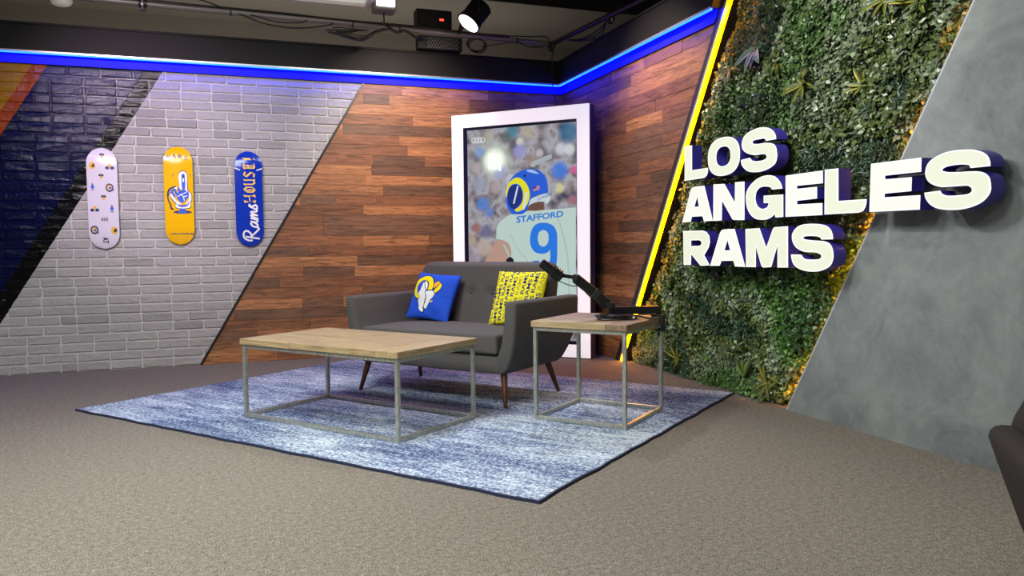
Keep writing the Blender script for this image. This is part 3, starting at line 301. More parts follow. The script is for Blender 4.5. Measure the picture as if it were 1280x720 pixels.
RAMLOGO=[('n',[(0.046,0.526),(0.028,0.57),(0.015,0.615),(0.007,0.658),(0.006,0.698),(0.011,0.735),(0.021,0.77),(0.036,0.801),(0.057,0.828),(0.08,0.852),(0.107,0.871),(0.137,0.886),(0.168,0.9),(0.201,0.915),(0.235,0.93),(0.273,0.937),(0.316,0.936),(0.362,0.928),(0.405,0.911),(0.444,0.884),(0.479,0.847),(0.508,0.805),(0.531,0.757),(0.548,0.704),(0.559,0.659),(0.563,0.628),(0.56,0.603),(0.557,0.579),(0.643,0.519),(0.641,0.495),(0.64,0.471),(0.634,0.447),(0.617,0.424),(0.596,0.402),(0.577,0.376),(0.567,0.346),(0.559,0.313),(0.551,0.28),(0.541,0.246),(0.53,0.212),(0.518,0.186),(0.502,0.175),(0.485,0.172),(0.472,0.164),(0.465,0.147),(0.463,0.125),(0.461,0.103),(0.447,0.099),(0.432,0.094),(0.413,0.096),(0.386,0.109),(0.355,0.129),(0.328,0.152),(0.311,0.174),(0.298,0.199),(0.283,0.229),(0.263,0.273),(0.24,0.322),(0.215,0.362),(0.19,0.382),(0.164,0.393),(0.136,0.411),(0.105,0.444),(0.073,0.484)]),('n',[(0.558,0.619),(0.542,0.655),(0.524,0.696),(0.515,0.735),(0.523,0.767),(0.54,0.796),(0.558,0.826),(0.581,0.827),(0.604,0.829),(0.631,0.822),(0.666,0.799),(0.705,0.768),(0.732,0.734),(0.741,0.7),(0.74,0.664),(0.73,0.627),(0.712,0.591),(0.686,0.555),(0.66,0.519),(0.633,0.529),(0.607,0.539),(0.586,0.553),(0.574,0.571),(0.567,0.592)]),('b',[(0.201,0.484),(0.18,0.507),(0.16,0.53),(0.144,0.556),(0.132,0.586),(0.123,0.619),(0.12,0.651),(0.124,0.682),(0.133,0.712),(0.146,0.738),(0.163,0.76),(0.184,0.778),(0.204,0.791),(0.222,0.796),(0.239,0.797),(0.256,0.797),(0.253,0.771),(0.25,0.744),(0.248,0.715),(0.247,0.68),(0.246,0.641),(0.242,0.605),(0.234,0.571),(0.223,0.539),(0.214,0.514),(0.209,0.5),(0.205,0.492)]),('y',[(0.271,0.419),(0.261,0.409),(0.25,0.399),(0.233,0.396),(0.206,0.401),(0.173,0.412),(0.141,0.43),(0.114,0.458),(0.088,0.492),(0.066,0.528),(0.049,0.565),(0.036,0.603),(0.028,0.641),(0.026,0.679),(0.03,0.717),(0.039,0.752),(0.055,0.783),(0.075,0.81),(0.099,0.834),(0.127,0.853),(0.157,0.869),(0.189,0.877),(0.221,0.877),(0.254,0.869),(0.285,0.856),(0.312,0.837),(0.337,0.813),(0.362,0.789),(0.33,0.798),(0.299,0.808),(0.271,0.813),(0.246,0.812),(0.223,0.807),(0.202,0.797),(0.181,0.781),(0.162,0.761),(0.146,0.738),(0.133,0.711),(0.124,0.682),(0.12,0.651),(0.124,0.619),(0.134,0.586),(0.148,0.556),(0.165,0.53),(0.186,0.506),(0.207,0.485),(0.229,0.466),(0.253,0.45),(0.269,0.437),(0.274,0.429),(0.273,0.424)]),('y',[(0.169,0.883),(0.205,0.898),(0.242,0.913),(0.279,0.921),(0.32,0.92),(0.362,0.912),(0.4,0.896),(0.433,0.871),(0.463,0.839),(0.487,0.803),(0.507,0.761),(0.521,0.716),(0.531,0.676),(0.533,0.648),(0.53,0.626),(0.528,0.604),(0.434,0.596),(0.43,0.629),(0.427,0.661),(0.419,0.694),(0.406,0.727),(0.389,0.76),(0.368,0.789),(0.344,0.815),(0.316,0.838),(0.285,0.856),(0.249,0.868),(0.209,0.875)]),('w',[(0.249,0.762),(0.261,0.757),(0.273,0.753),(0.287,0.74),(0.304,0.709),(0.322,0.669),(0.34,0.635),(0.357,0.615),(0.373,0.6),(0.383,0.585),(0.384,0.569),(0.379,0.552),(0.38,0.532),(0.395,0.505),(0.415,0.475),(0.43,0.44),(0.432,0.396),(0.428,0.348),(0.424,0.307),(0.425,0.279),(0.426,0.258),(0.425,0.242),(0.421,0.232),(0.415,0.227),(0.409,0.222),(0.451,0.135),(0.412,0.114),(0.384,0.129),(0.356,0.144),(0.334,0.161),(0.322,0.181),(0.317,0.203),(0.307,0.232),(0.287,0.271),(0.263,0.318),(0.239,0.365),(0.284,0.412),(0.206,0.504),(0.22,0.538),(0.233,0.572),(0.242,0.605),(0.244,0.64),(0.243,0.674),(0.242,0.704),(0.244,0.726),(0.246,0.744)]),('w',[(0.407,0.568),(0.458,0.575),(0.509,0.583),(0.552,0.583),(0.582,0.57),(0.605,0.549),(0.628,0.528),(0.627,0.505),(0.626,0.482),(0.62,0.459),(0.605,0.436),(0.586,0.413),(0.569,0.387),(0.556,0.356),(0.546,0.323),(0.536,0.289),(0.525,0.258),(0.515,0.226),(0.504,0.194),(0.464,0.191),(0.452,0.208),(0.44,0.225),(0.433,0.243),(0.435,0.258),(0.442,0.275),(0.448,0.3),(0.452,0.343),(0.454,0.396),(0.45,0.442),(0.435,0.475),(0.415,0.502),(0.4,0.524),(0.399,0.541),(0.403,0.554)]),('w',[(0.279,0.779),(0.292,0.783),(0.305,0.787),(0.32,0.784),(0.339,0.772),(0.36,0.754),(0.378,0.73),(0.391,0.695),(0.401,0.654),(0.406,0.623),(0.403,0.608),(0.395,0.602),(0.386,0.597),(0.375,0.614),(0.363,0.632),(0.348,0.656),(0.327,0.692),(0.303,0.736)]),('o',[(0.563,0.639),(0.55,0.673),(0.537,0.706),(0.532,0.737),(0.539,0.762),(0.554,0.785),(0.569,0.808),(0.593,0.809),(0.618,0.809),(0.637,0.806),(0.648,0.798),(0.654,0.787),(0.66,0.776),(0.645,0.748),(0.63,0.72),(0.615,0.695),(0.598,0.675),(0.581,0.657)]),('y',[(0.635,0.538),(0.584,0.598),(0.604,0.628),(0.623,0.658),(0.64,0.688),(0.653,0.717),(0.665,0.745),(0.677,0.773),(0.694,0.76),(0.712,0.746),(0.724,0.727),(0.728,0.701),(0.726,0.668),(0.716,0.636),(0.694,0.604),(0.665,0.571)]),('y',[(0.557,0.325),(0.57,0.358),(0.635,0.37),(0.634,0.342)])]
BDARK=[(1, 1.15, 1.39), (4, 0.95, 2.01), (7, 1.23, 1.73), (8, 1.21, 2.0), (10, 1.32, 2.0), (11, 0.54, 0.87), (13, 0.75, 1.99), (14, 0.75, 1.99), (16, 0.2, 0.62), (16, 1.74, 1.99), (19, 1.36, 1.94), (19, -0.01, 1.0), (19, -0.05, 0.34), (21, 0.54, 0.92), (22, -0.06, 0.54), (24, -0.19, 0.13)]
RDARK=[(6, 5.95, 5.03), (7, 6.3, 5.44), (9, 6.45, 5.83), (10, 5.63, 5.26), (12, 6.65, 6.26), (14, 6.21, 5.56), (14, 6.21, 5.63), (16, 6.65, 5.65), (18, 6.66, 6.4), (21, 6.44, 5.83)]
# ---------------------------------------------------------------- floor, ceiling, outer room
def struct(o): o['kind'] = 'structure'; return o
struct(MB().box((-7, -4, -.1), (XR+.2, 9.2, 0)).build('floor', M['carpet']))
struct(MB().box((-7, -4, 3.5), (XR+1.5, 9.2, 3.6)).build('ceiling', M['ceiling']))
struct(MB().box((-7, 9.0, 0), (XR+1.5, 9.1, 3.5)).build('wall_behind_set', M['backroom']))
struct(MB().box((XR+1.3, -4, 0), (XR+1.4, 9.0, 3.5)).build('wall_outer_right', M['backroom']))
# ---------------------------------------------------------------- back wall: bricks and planks
TOP = 2.592
WD = lambda z: -.352+(1.15+.352)*(z-.002)/2.585          # x of the slanted joint between brick and wood
wb = struct(MB().box((-3.2, YB+.009, 0), (WD(0), YB+.06, TOP)).prism([(WD(0), 0), (WD(TOP), TOP), (WD(0), TOP)], YB+.009, YB+.06, lambda u, v, d: (u, d, v)).build('wall_back', M['mortar']))
mk('wood_backing', [(WD(0), YB+.02, 0), (XR+.02, YB+.02, 0), (XR+.02, YB+.02, TOP), (WD(TOP), YB+.02, TOP)], [(0, 1, 2, 3)], M['trim_black'], wb)
def brick_mesh(w, h, seed):
    r = random.Random(seed); b = .006; j = lambda a: r.uniform(-a, a)
    cs = []
    for sx, sz in ((-1, -1), (1, -1), (1, 1), (-1, 1)):
        c1, c2 = r.choice((.003, .006, .012, .018)), r.choice((.003, .005, .010)); p = [(sx*(w/2-c1), sz*h/2), (sx*w/2, sz*(h/2-c2))]
        cs += p if sx*sz < 0 else p[::-1]
    cs.insert(2, (r.uniform(-.05, .05)*w, -h/2+.001)); n = len(cs)
    A = [(x+j(.0015), .010, z+j(.0015)) for x, z in cs]; B_ = [(p[0]+j(.001), .004+j(.001), p[2]+j(.001)) for p in A]
    C_ = [(p[0]*(1-2*b/w)+j(.002), j(.0022), p[2]*(1-2*b/h)+j(.002)) for p in A]
    v = A+B_+C_+[(0, .0+j(.001), j(.01))]; f = []
    for k in (0, 1):
        f += [(k*n+i, k*n+(i+1) % n, (k+1)*n+(i+1) % n, (k+1)*n+i) for i in range(n)]
    f += [(2*n+i, 2*n+(i+1) % n, 3*n) for i in range(n)]
    me = bpy.data.meshes.new('brick'); me.from_pydata(v, [], f); me.materials.append(M['brick'])
    bm = bmesh.new(); bm.from_mesh(me); bmesh.ops.recalc_face_normals(bm, faces=bm.faces[:])
    if sum(f.normal.y for f in bm.faces if abs(f.normal.y) > .8) > 0: bmesh.ops.reverse_faces(bm, faces=bm.faces[:])
    bm.to_mesh(me); bm.free(); return me
BW, BH, CO, BL = .239, .0695, TOP/32, .252
bank = [brick_mesh(BW, BH, k) for k in range(8)]; half = [brick_mesh(.115, BH, 40+k) for k in range(3)]
bricks = []; stuff = MB()
for r in range(32):
    z = (r+.5)*CO; x = -3.1+(BL/2 if r % 2 else 0)+random.uniform(-.008, .008)
    while True:
        w = BL
        if random.random() < .06: w = BL/2
        xc = x+w/2
        if xc-w/2 > max(WD(z-.03), WD(z+.03)): break
        lim = WD(z-BH/2)
        clip = xc+w/2 > lim-.004
        bricks.append((xc, z, w, clip)); x += w
def place_brick(xc, z, w, clip, as_obj):
    me = random.choice(bank if w > .2 else half); yo = YB-.001+random.uniform(-.0015, .0015); fl = random.choice((0, 1))
    if clip or not as_obj:
        bm = bmesh.new(); bm.from_mesh(me)
        for v in bm.verts: v.co += Vector((xc, yo, z))
        if clip:
            a = Vector((WD(0)-.014, 0, 0)); d = Vector((WD(1)-WD(0), 0, 1)).normalized(); nn = Vector((d.z, 0, -d.x))
            bmesh.ops.bisect_plane(bm, geom=bm.verts[:]+bm.edges[:]+bm.faces[:], plane_co=a, plane_no=nn, clear_outer=True)
            if not bm.faces: bm.free(); return
            xs = [v.co.x for v in bm.verts]
            if max(xs)-min(xs) < .02: bm.free(); return
        if not as_obj: stuff.bm(bm); return
        me = bpy.data.meshes.new('brick'); bm.normal_update()
        for v in bm.verts: v.co -= Vector((xc, yo, z))
        bm.to_mesh(me); bm.free(); me.materials.append(M['brick'])
    link('brick', me, wb, (xc, yo, z))
vis = sorted([b for b in bricks if b[0]+b[2]/2 > -1.86], key=lambda b: b[0]+b[1]*.2)   # nearer the middle of the frame shows largest
n_obj = 0
keep = set(id(b) for b in vis[-300:])
for b in bricks:
    k = id(b) in keep; place_brick(*b, k); n_obj += k
so = stuff.build('brick_field', M['brick'], wb); so['kind'] = 'stuff'
struct(MB().prism([(WD(0)-.016, 0), (WD(0)+.006, 0), (WD(TOP)+.006, TOP), (WD(TOP)-.016, TOP)], YB-.014, YB+.01, lambda u, v, d: (u, d, v)).build('trim_1', M['trim_black']))
def plank_mesh(poly, c, axis, mat, depth=.016):
    """poly in (u,z); front faces the room; built about its centre; axis 'b' back wall (u = x), 'r' right wall (local x runs along the wall)"""
    n = len(poly); b = .0012; cu, cz = c; P = [(u-cu, z-cz) for u, z in poly]
    mx = sum(p[0] for p in P)/n; mz = sum(p[1] for p in P)/n
    def ins(p): return (p[0]-math.copysign(min(b, abs(p[0]-mx)), p[0]-mx), p[1]-math.copysign(b, p[1]-mz))
    v = [(p[0], depth, p[1]) for p in P]+[(p[0], b, p[1]) for p in P]+[(q[0], 0, q[1]) for q in map(ins, P)]
    f = [(k*n+i, k*n+(i+1) % n, (k+1)*n+(i+1) % n, (k+1)*n+i) for k in (0, 1) for i in range(n)]+[tuple(range(2*n, 3*n))]
    me = bpy.data.meshes.new('plank'); me.from_pydata(v, [], f); me.materials.append(mat)
    bm = bmesh.new(); bm.from_mesh(me); bmesh.ops.recalc_face_normals(bm, faces=bm.faces[:]); bm.faces.ensure_lookup_table()
    if bm.faces[-1].normal.y > 0: bmesh.ops.reverse_faces(bm, faces=bm.faces[:])
    bm.to_mesh(me); bm.free(); return me
def clip_poly(poly, a, b, c):
    """keep a*u+b*z <= c"""
    out = []
    for i, p in enumerate(poly):
        q = poly[(i+1) % len(poly)]; dp = a*p[0]+b*p[1]-c; dq = a*q[0]+b*q[1]-c
        if dp <= 0: out.append(p)
        if dp*dq < 0: t = dp/(dp-dq); out.append((p[0]+(q[0]-p[0])*t, p[1]+(q[1]-p[1])*t))
    return out
NR = 27; RH = TOP/NR; g = .0005
def run(lo, hi, darks):
    """joints along one row with forced dark boards"""
    segs = []; x = lo; darks = sorted(darks)
    def fill(a, b):
        while a < b-.02:
            w = random.choice((.45, .6, .75, .9, 1.2))*random.uniform(.85, 1.1)
            if b-a-w < .22: w = b-a
            segs.append((a, a+w, None)); a += w
    for d0, d1 in darks:
        d0 = max(d0, lo); d1 = min(d1, hi)
        if d0 > x: fill(x, d0)
        segs.append((d0, d1, 'd')); x = max(x, d1)
    fill(x, hi); return segs
def tone(last, pd=.16):
    r = random.random(); return 'wood_dark' if r < pd else ('wood_light' if r > .62 else 'wood_mid')
a_w = -1.502/2.585      # brick/wood joint: x + a_w*z = const
for r in range(NR):
    z1 = TOP-r*RH; z0 = z1-RH
    dk = {}
    for rr, x0, x1 in BDARK:
        if rr == r: dk[round(x0, 2)] = (x0, x1)
    dk = [v for v in dk.values()]; dk = [d for i, d in enumerate(sorted(dk)) if i == 0 or d[0] >= sorted(dk)[i-1][1]-.01]
    lastt = None
    for a, b, t in run(WD(z0)+.004, XR-.0, [(d0, min(d1+random.uniform(.2, .6), 3.1) if d1 > 1.9 else d1) for d0, d1 in dk]):
        poly = [(a+g, z0+g), (b-g, z0+g), (b-g, z1-g), (a+g, z1-g)]
        poly = clip_poly(poly, -1, -a_w, -(WD(0)+.006-.001*a_w))
        if len(poly) < 3: continue
        if max(p[0] for p in poly)-min(p[0] for p in poly) < .01: continue
        mt = 'wood_dark' if t else tone(lastt, .07); c = ((a+b)/2, (z0+z1)/2)
        link('plank', plank_mesh(poly, c, 'b', M[mt]), wb, (c[0], YB-.002+random.uniform(-.002, .002), c[1]))
# ---------------------------------------------------------------- right wall: planks, trim, green wall bay, concrete
wr = struct(MB().prism([(YB+.02, 0), (YB+.02, TOP), (6.20-.59*TOP, TOP), (6.20, 0)], XR+.02, XR+.06, lambda u, v, d: (d, u, v)).build('wall_right', M['trim_black']))
TRL = lambda z: 6.262-.598*z
for r in range(NR):
    z1 = TOP-r*RH; z0 = z1-RH; dk = sorted([(y1, y0) for rr, y0, y1 in RDARK if rr == r])
    segs = run(TRL(z1)-.0, YB, [(max(d0, TRL(z1)+.0), d1) for d0, d1 in dk])
    for a, b, t in segs:
        poly = [(a+g, z0+g), (b-g, z0+g), (b-g, z1-g), (a+g, z1-g)]; poly = clip_poly(poly, -1, -.598, -6.262)
        if len(poly) < 3 or b-a < .02: continue
        mt = 'wood_dark' if t else tone(None, .1); c = ((a+b)/2, (z0+z1)/2)
        # local x runs towards the camera end of the wall: u = -y
        me = plank_mesh([(-u, z) for u, z in poly][::-1], (-c[0], c[1]), 'r', M[mt]); link('plank', me, wr, (XR-.002+random.uniform(-.002, .002), c[0], c[1]), (0, 0, -math.pi/2))
yz = lambda u, v, d: (d, u, v)
L0 = lambda z: 6.20-.590*z; L1 = lambda z: 6.132-.594*z; CE = lambda z: 3.936-.585*z
ZT = 3.05
struct(MB().prism([(TRL(0), 0), (TRL(ZT), ZT), (L0(ZT), ZT), (L0(0), 0)], XR-.012, XR+.05, yz).build('trim_2', M['trim_brown']))
struct(MB().prism([(L0(.005)-.0, .005), (L0(ZT)-.0, ZT), (L1(ZT)+.014, ZT), (L1(.005)+.014, .005)], XR+.0105, XR+.09, yz).build('trim_10', M['trim_brown']))
ls = empty('light_strip', (XR, 6.16, 0), 0, 'yellow light strip slanting up between wood and plants', 'light strip')
def world_child(o, p): o.parent = p; o.matrix_parent_inverse = p.matrix_basis.inverted(); return o
world_child(MB().prism([(L0(.005), .005), (L0(ZT), ZT), (L0(ZT)-.028, ZT), (L0(.005)-.028, .005)], XR-.010, XR+.0100, yz).build('channel', M['alu']), ls)
world_child(MB().prism([(L0(.005)-.028, .005), (L0(ZT)-.028, ZT), (L1(ZT)+.012, ZT), (L1(.005)+.012, .005)], XR-.005, XR+.010, yz).build('diffuser', M['yellow_led']), ls)
# concrete panel
cp = struct(MB().prism([(CE(0), 0), (CE(ZT), ZT), (-2.5, ZT), (-2.5, 0)], XR, XR+.035, yz).build('wall_right_concrete', M['concrete']))
mk('edge', [(XR-.001, CE(0), 0), (XR-.001, CE(ZT), ZT), (XR-.001, CE(ZT)+.012, ZT), (XR-.001, CE(0)+.012, 0), (XR+.04, CE(0)+.012, 0), (XR+.04, CE(ZT)+.012, ZT), (XR+.04, CE(ZT), ZT), (XR+.04, CE(0), 0)],
   [(0, 3, 2, 1), (3, 4, 5, 2), (7, 6, 5, 4), (0, 1, 6, 7), (0, 7, 4, 3), (1, 2, 5, 6)], M['edge'], cp)
al = MB().prism([(CE(.02)-.012, .02), (CE(ZT)-.012, ZT), (CE(ZT)-.03, ZT), (CE(.02)-.03, .02)], XR+.04, XR+.055, yz).build('light_strip', M['amber_led'])
tag(al, 'amber light strip tucked behind the slanted concrete edge', 'light strip')
# fascia, blue light strip, pale band
yf = lambda z: 6.268-.6*z
FT = 2.905; BO = .085
f = MB().box((-4, YB-BO, 2.675), (XR-BO, YB+.0, FT)).build('trim_3', M['black_wood']); struct(f)
f = MB().prism([(YB, 2.675), (YB, FT), (TRL(FT)-.01, FT), (TRL(2.675)-.01, 2.675)], XR-BO, XR+.02, yz).build('trim_4', M['black_wood']); struct(f)
f = MB().box((-4, YB-BO-.012, FT-.012), (XR-BO-.012, YB+.0, FT+.006)).build('trim_5', M['black_wood']); struct(f)
f = MB().prism([(YB, FT-.012), (YB, FT+.006), (TRL(FT)-.01, FT+.006), (TRL(FT)-.01, FT-.012)], XR-BO-.012, XR+.02, yz).build('trim_6', M['black_wood']); struct(f)
f = MB().box((-4, YB-.02, TOP), (XR-.02, YB+.02, 2.675)).build('trim_7', M['band']); struct(f)
f = MB().prism([(YB, TOP), (YB, 2.675), (TRL(2.675), 2.675), (TRL(TOP), TOP)], XR-.02, XR+.02, yz).build('trim_8', M['band']); struct(f)
bl = empty('light_strip', (XR-.09, YB-.09, 2.67), 0, 'blue light strip under the black overhead fascia', 'light strip')
world_child(MB().box((-4, YB-BO+.002, 2.660), (XR-BO+.0, YB-BO+.016, 2.6745)).build('diffuser', M['blue_led']), bl); m = MB(); m.prism([(YB-BO, 2.660), (YB-BO, 2.6745), (TRL(2.67), 2.6745), (TRL(2.67), 2.660)], XR-BO+.002, XR-BO+.016, yz)
world_child(m.build('diffuser', M['blue_led']), bl)
world_child(MB().box((-4, YB-BO-.004, 2.670), (XR-BO-.002, YB-BO+.001, 2.684)).build('channel', M['alu']), bl); m = MB().prism([(YB-BO, 2.670), (YB-BO, 2.684), (TRL(2.67), 2.684), (TRL(2.67), 2.670)], XR-BO-.004, XR-BO+.001, yz)
world_child(m.build('channel', M['alu']), bl)
# ---------------------------------------------------------------- green wall
gw = empty('green_wall', (XR+.1, 5.0, 0), 0, 'wall bay planted with dense green foliage behind the lit letters', 'plant wall')
world_child(MB().prism([(L1(0), 0), (L1(ZT), ZT), (CE(ZT), ZT), (CE(0), 0)], XR+.10, XR+.12, yz).build('backing', M['green_back']), gw)
def vnoise(y, z, sc, seed):
    r = np.random.default_rng(seed); G = r.random((64, 64)); a = (y*sc) % 63; b = (z*sc) % 63; i = np.floor(a).astype(int); j = np.floor(b).astype(int); u = a-i; v = b-j; u = u*u*(3-2*u); v = v*v*(3-2*v)
    return (G[i, j]*(1-u)+G[(i+1) % 64, j]*u)*(1-v)+(G[i, (j+1) % 64]*(1-u)+G[(i+1) % 64, (j+1) % 64]*u)*v
N = 92000
z = rng.random(N)*2.98+.01; t = rng.random(N); y = L1(z)-.012+t*(CE(z)-L1(z)+.024)
lump = vnoise(y, z, 7, 1)*.6+vnoise(y, z, 17, 2)*.4
dl = np.minimum(L1(z)-y, y-CE(z)); surf = .085-.115*lump+.055*np.exp(-dl/.07)                                 # depth behind the wall plane
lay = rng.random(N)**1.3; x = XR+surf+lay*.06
kind = vnoise(y, z, 2.1, 3)+.25*vnoise(y, z, 9, 4)
pal = np.array([(.035, .085, .018), (.06, .15, .022), (.10, .19, .05), (.17, .23, .12), (.09, .13, .03), (.03, .075, .028)])
sel = np.clip((kind-.25)/.75*6, 0, 5.99).astype(int)
upz = z > 1.2
col = pal[sel]*(.5+1.0*rng.random((N, 1))**1.5)*(1.0-.3*lay[:, None])  # deeper leaves darker: shade in the gaps put into the tint
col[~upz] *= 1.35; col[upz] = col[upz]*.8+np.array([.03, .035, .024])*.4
grass = (sel == 5) | ((z < .35) & (vnoise(y, z, 5, 9) > .55))
Ln = np.where(grass, rng.uniform(.035, .055, N), rng.uniform(.016, .032, N)); Wn = np.where(grass, .004, Ln*rng.uniform(.28, .40, N))
big = np.isin(sel, (2, 3, 4)) & ~grass; Ln = np.where(big, Ln*1.35, Ln); Wn = np.where(big, Wn*1.45, Wn)
nrm = np.stack([-np.ones(N), rng.normal(0, .55, N), rng.normal(.25, .55, N)], 1); nrm /= np.linalg.norm(nrm, axis=1)[:, None]
ang = rng.random(N)*2*np.pi; d0 = np.stack([rng.normal(-.35, .3, N), np.cos(ang), np.sin(ang)], 1); d0 -= nrm*(d0*nrm).sum(1)[:, None]*.8; d0 /= np.linalg.norm(d0, axis=1)[:, None]
sd = np.cross(nrm, d0); sd /= np.linalg.norm(sd, axis=1)[:, None]
P0 = np.stack([x, y, z], 1); mid = P0+d0*Ln[:, None]*.5-nrm*(Ln*.08)[:, None]
V = np.stack([P0, mid+sd*Wn[:, None]+nrm*(Wn*.35)[:, None], P0+d0*Ln[:, None]-nrm*(Ln*.02)[:, None], mid-sd*Wn[:, None]+nrm*(Wn*.35)[:, None]], 1).reshape(-1, 3)
V[:, 0] = np.minimum(V[:, 0], XR+.099); V[:, 2] = np.maximum(V[:, 2], .004); V[:, 1] = np.clip(V[:, 1], CE(V[:, 2])+.003, L1(V[:, 2])+.010)
me = bpy.data.meshes.new('foliage'); nv = 4*N; nt = 2*N
me.vertices.add(nv); me.vertices.foreach_set('co', V.ravel()); me.loops.add(nt*3); me.polygons.add(nt)
b4 = np.arange(N)*4; tri = np.stack([b4, b4+1, b4+2, b4, b4+2, b4+3], 1).ravel(); me.loops.foreach_set('vertex_index', tri.astype(np.int32))
me.polygons.foreach_set('loop_start', np.arange(0, nt*3, 3, dtype=np.int32)); me.update(calc_edges=True)
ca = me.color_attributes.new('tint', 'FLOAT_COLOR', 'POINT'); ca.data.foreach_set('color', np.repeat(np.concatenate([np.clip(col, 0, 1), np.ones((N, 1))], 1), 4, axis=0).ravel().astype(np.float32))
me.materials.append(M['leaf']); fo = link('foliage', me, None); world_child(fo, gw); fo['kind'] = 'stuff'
def long_leaf(L, W, droop, mat, name='leaf'):
    n = 5; v = []; f = []
    for i in range(n+1):
        t = i/n; w = W*math.sin(math.pi*min(1, t*.93+.04))**.7; yv = t*L; zz = -droop*t*t*L
        v += [(-w, yv, zz+.15*w), (0, yv, zz-.12*w), (w, yv, zz+.15*w)]
    for i in range(n):
        for k in (0, 1): f.append((3*i+k, 3*i+k+1, 3*i+4+k, 3*i+3+k))
    me = bpy.data.meshes.new(name); me.from_pydata(v, [], f); me.materials.append(mat); me.polygons.foreach_set('use_smooth', [True]*len(f)); me.update(); return me
def rosette(y, z, n, L, W, mat, seed, lab=None, a0=0, a1=2*math.pi, out=.5):
    n = int(n*1.6)
    r = random.Random(seed); c = Vector((XR+.03, y, z)); p = bpy.data.objects.new('rosette', None); COL.objects.link(p); p.parent = gw; p.location = c-gw.location
    if lab: p['label'] = lab
    ms = [long_leaf(L*k, W*k, r.uniform(.1, .5), mat) for k in (.5, .7, .9, 1.1)]
    for i in range(n):
        a = a0+(a1-a0)*i/n+r.uniform(-.35, .35); d = Vector((-out*r.uniform(.3, 2.4), math.cos(a), math.sin(a))).normalized(); nn = Vector((-1, 0, .25)); nn = (nn-d*nn.dot(d)).normalized(); s_ = d.cross(nn)
        o = link('leaf', r.choice(ms), p); o.matrix_local = Matrix((s_, d, nn)).transposed().to_4x4()
    return p
rosette(3.855, 2.00, 14, .13, .014, M['leaf_yellow'], 1, 'rosette of narrow yellow-edged leaves')
rosette(3.376, 1.90, 8, .11, .013, M['leaf_yellow'], 2)
rosette(4.30, 2.33, 6, .17, .026, M['leaf_grey'], 3, 'tuft of broad blue-grey leaves', 3.6, 6.0)
rosette(4.10, 2.18, 10, .11, .013, M['leaf_yellow'], 4, None, 2.6, 6.6)
rosette(3.22, 2.32, 11, .16, .016, M['leaf_yellow'], 5, None, 2.8, 6.6)
rosette(3.03, 2.25, 8, .14, .015, M['leaf_yellow'], 6, None, 2.8, 6.6)
rosette(4.42, .13, 4, .24, .045, M['leaf_stripe'], 7, 'fan of broad striped leaves', 1.0, 2.4, .25)
rosette(4.17, .13, 12, .14, .013, M['leaf_yellow'], 8)
rosette(5.25, .14, 12, .13, .013, M['leaf_yellow'], 9, None, -1.5, 3.2)
rosette(5.62, .57, 10, .10, .011, M['leaf_yellow'], 10, None, 1.6, 4.9); rosette(5.45, .88, 10, .10, .010, M['leaf_yellow'], 11, None, 1.6, 4.9)
rosette(5.40, .40, 10, .10, .010, M['leaf_dark'], 12); rosette(4.75, .85, 8, .10, .012, M['leaf_dark'], 13); rosette(5.10, .60, 9, .10, .011, M['leaf_dark'], 14)
rosette(3.9, .42, 9, .09, .011, M['leaf_dark'], 15); rosette(4.58, 2.25, 12, .12, .008, M['leaf_yellow'], 16, None, 3.4, 6.0)
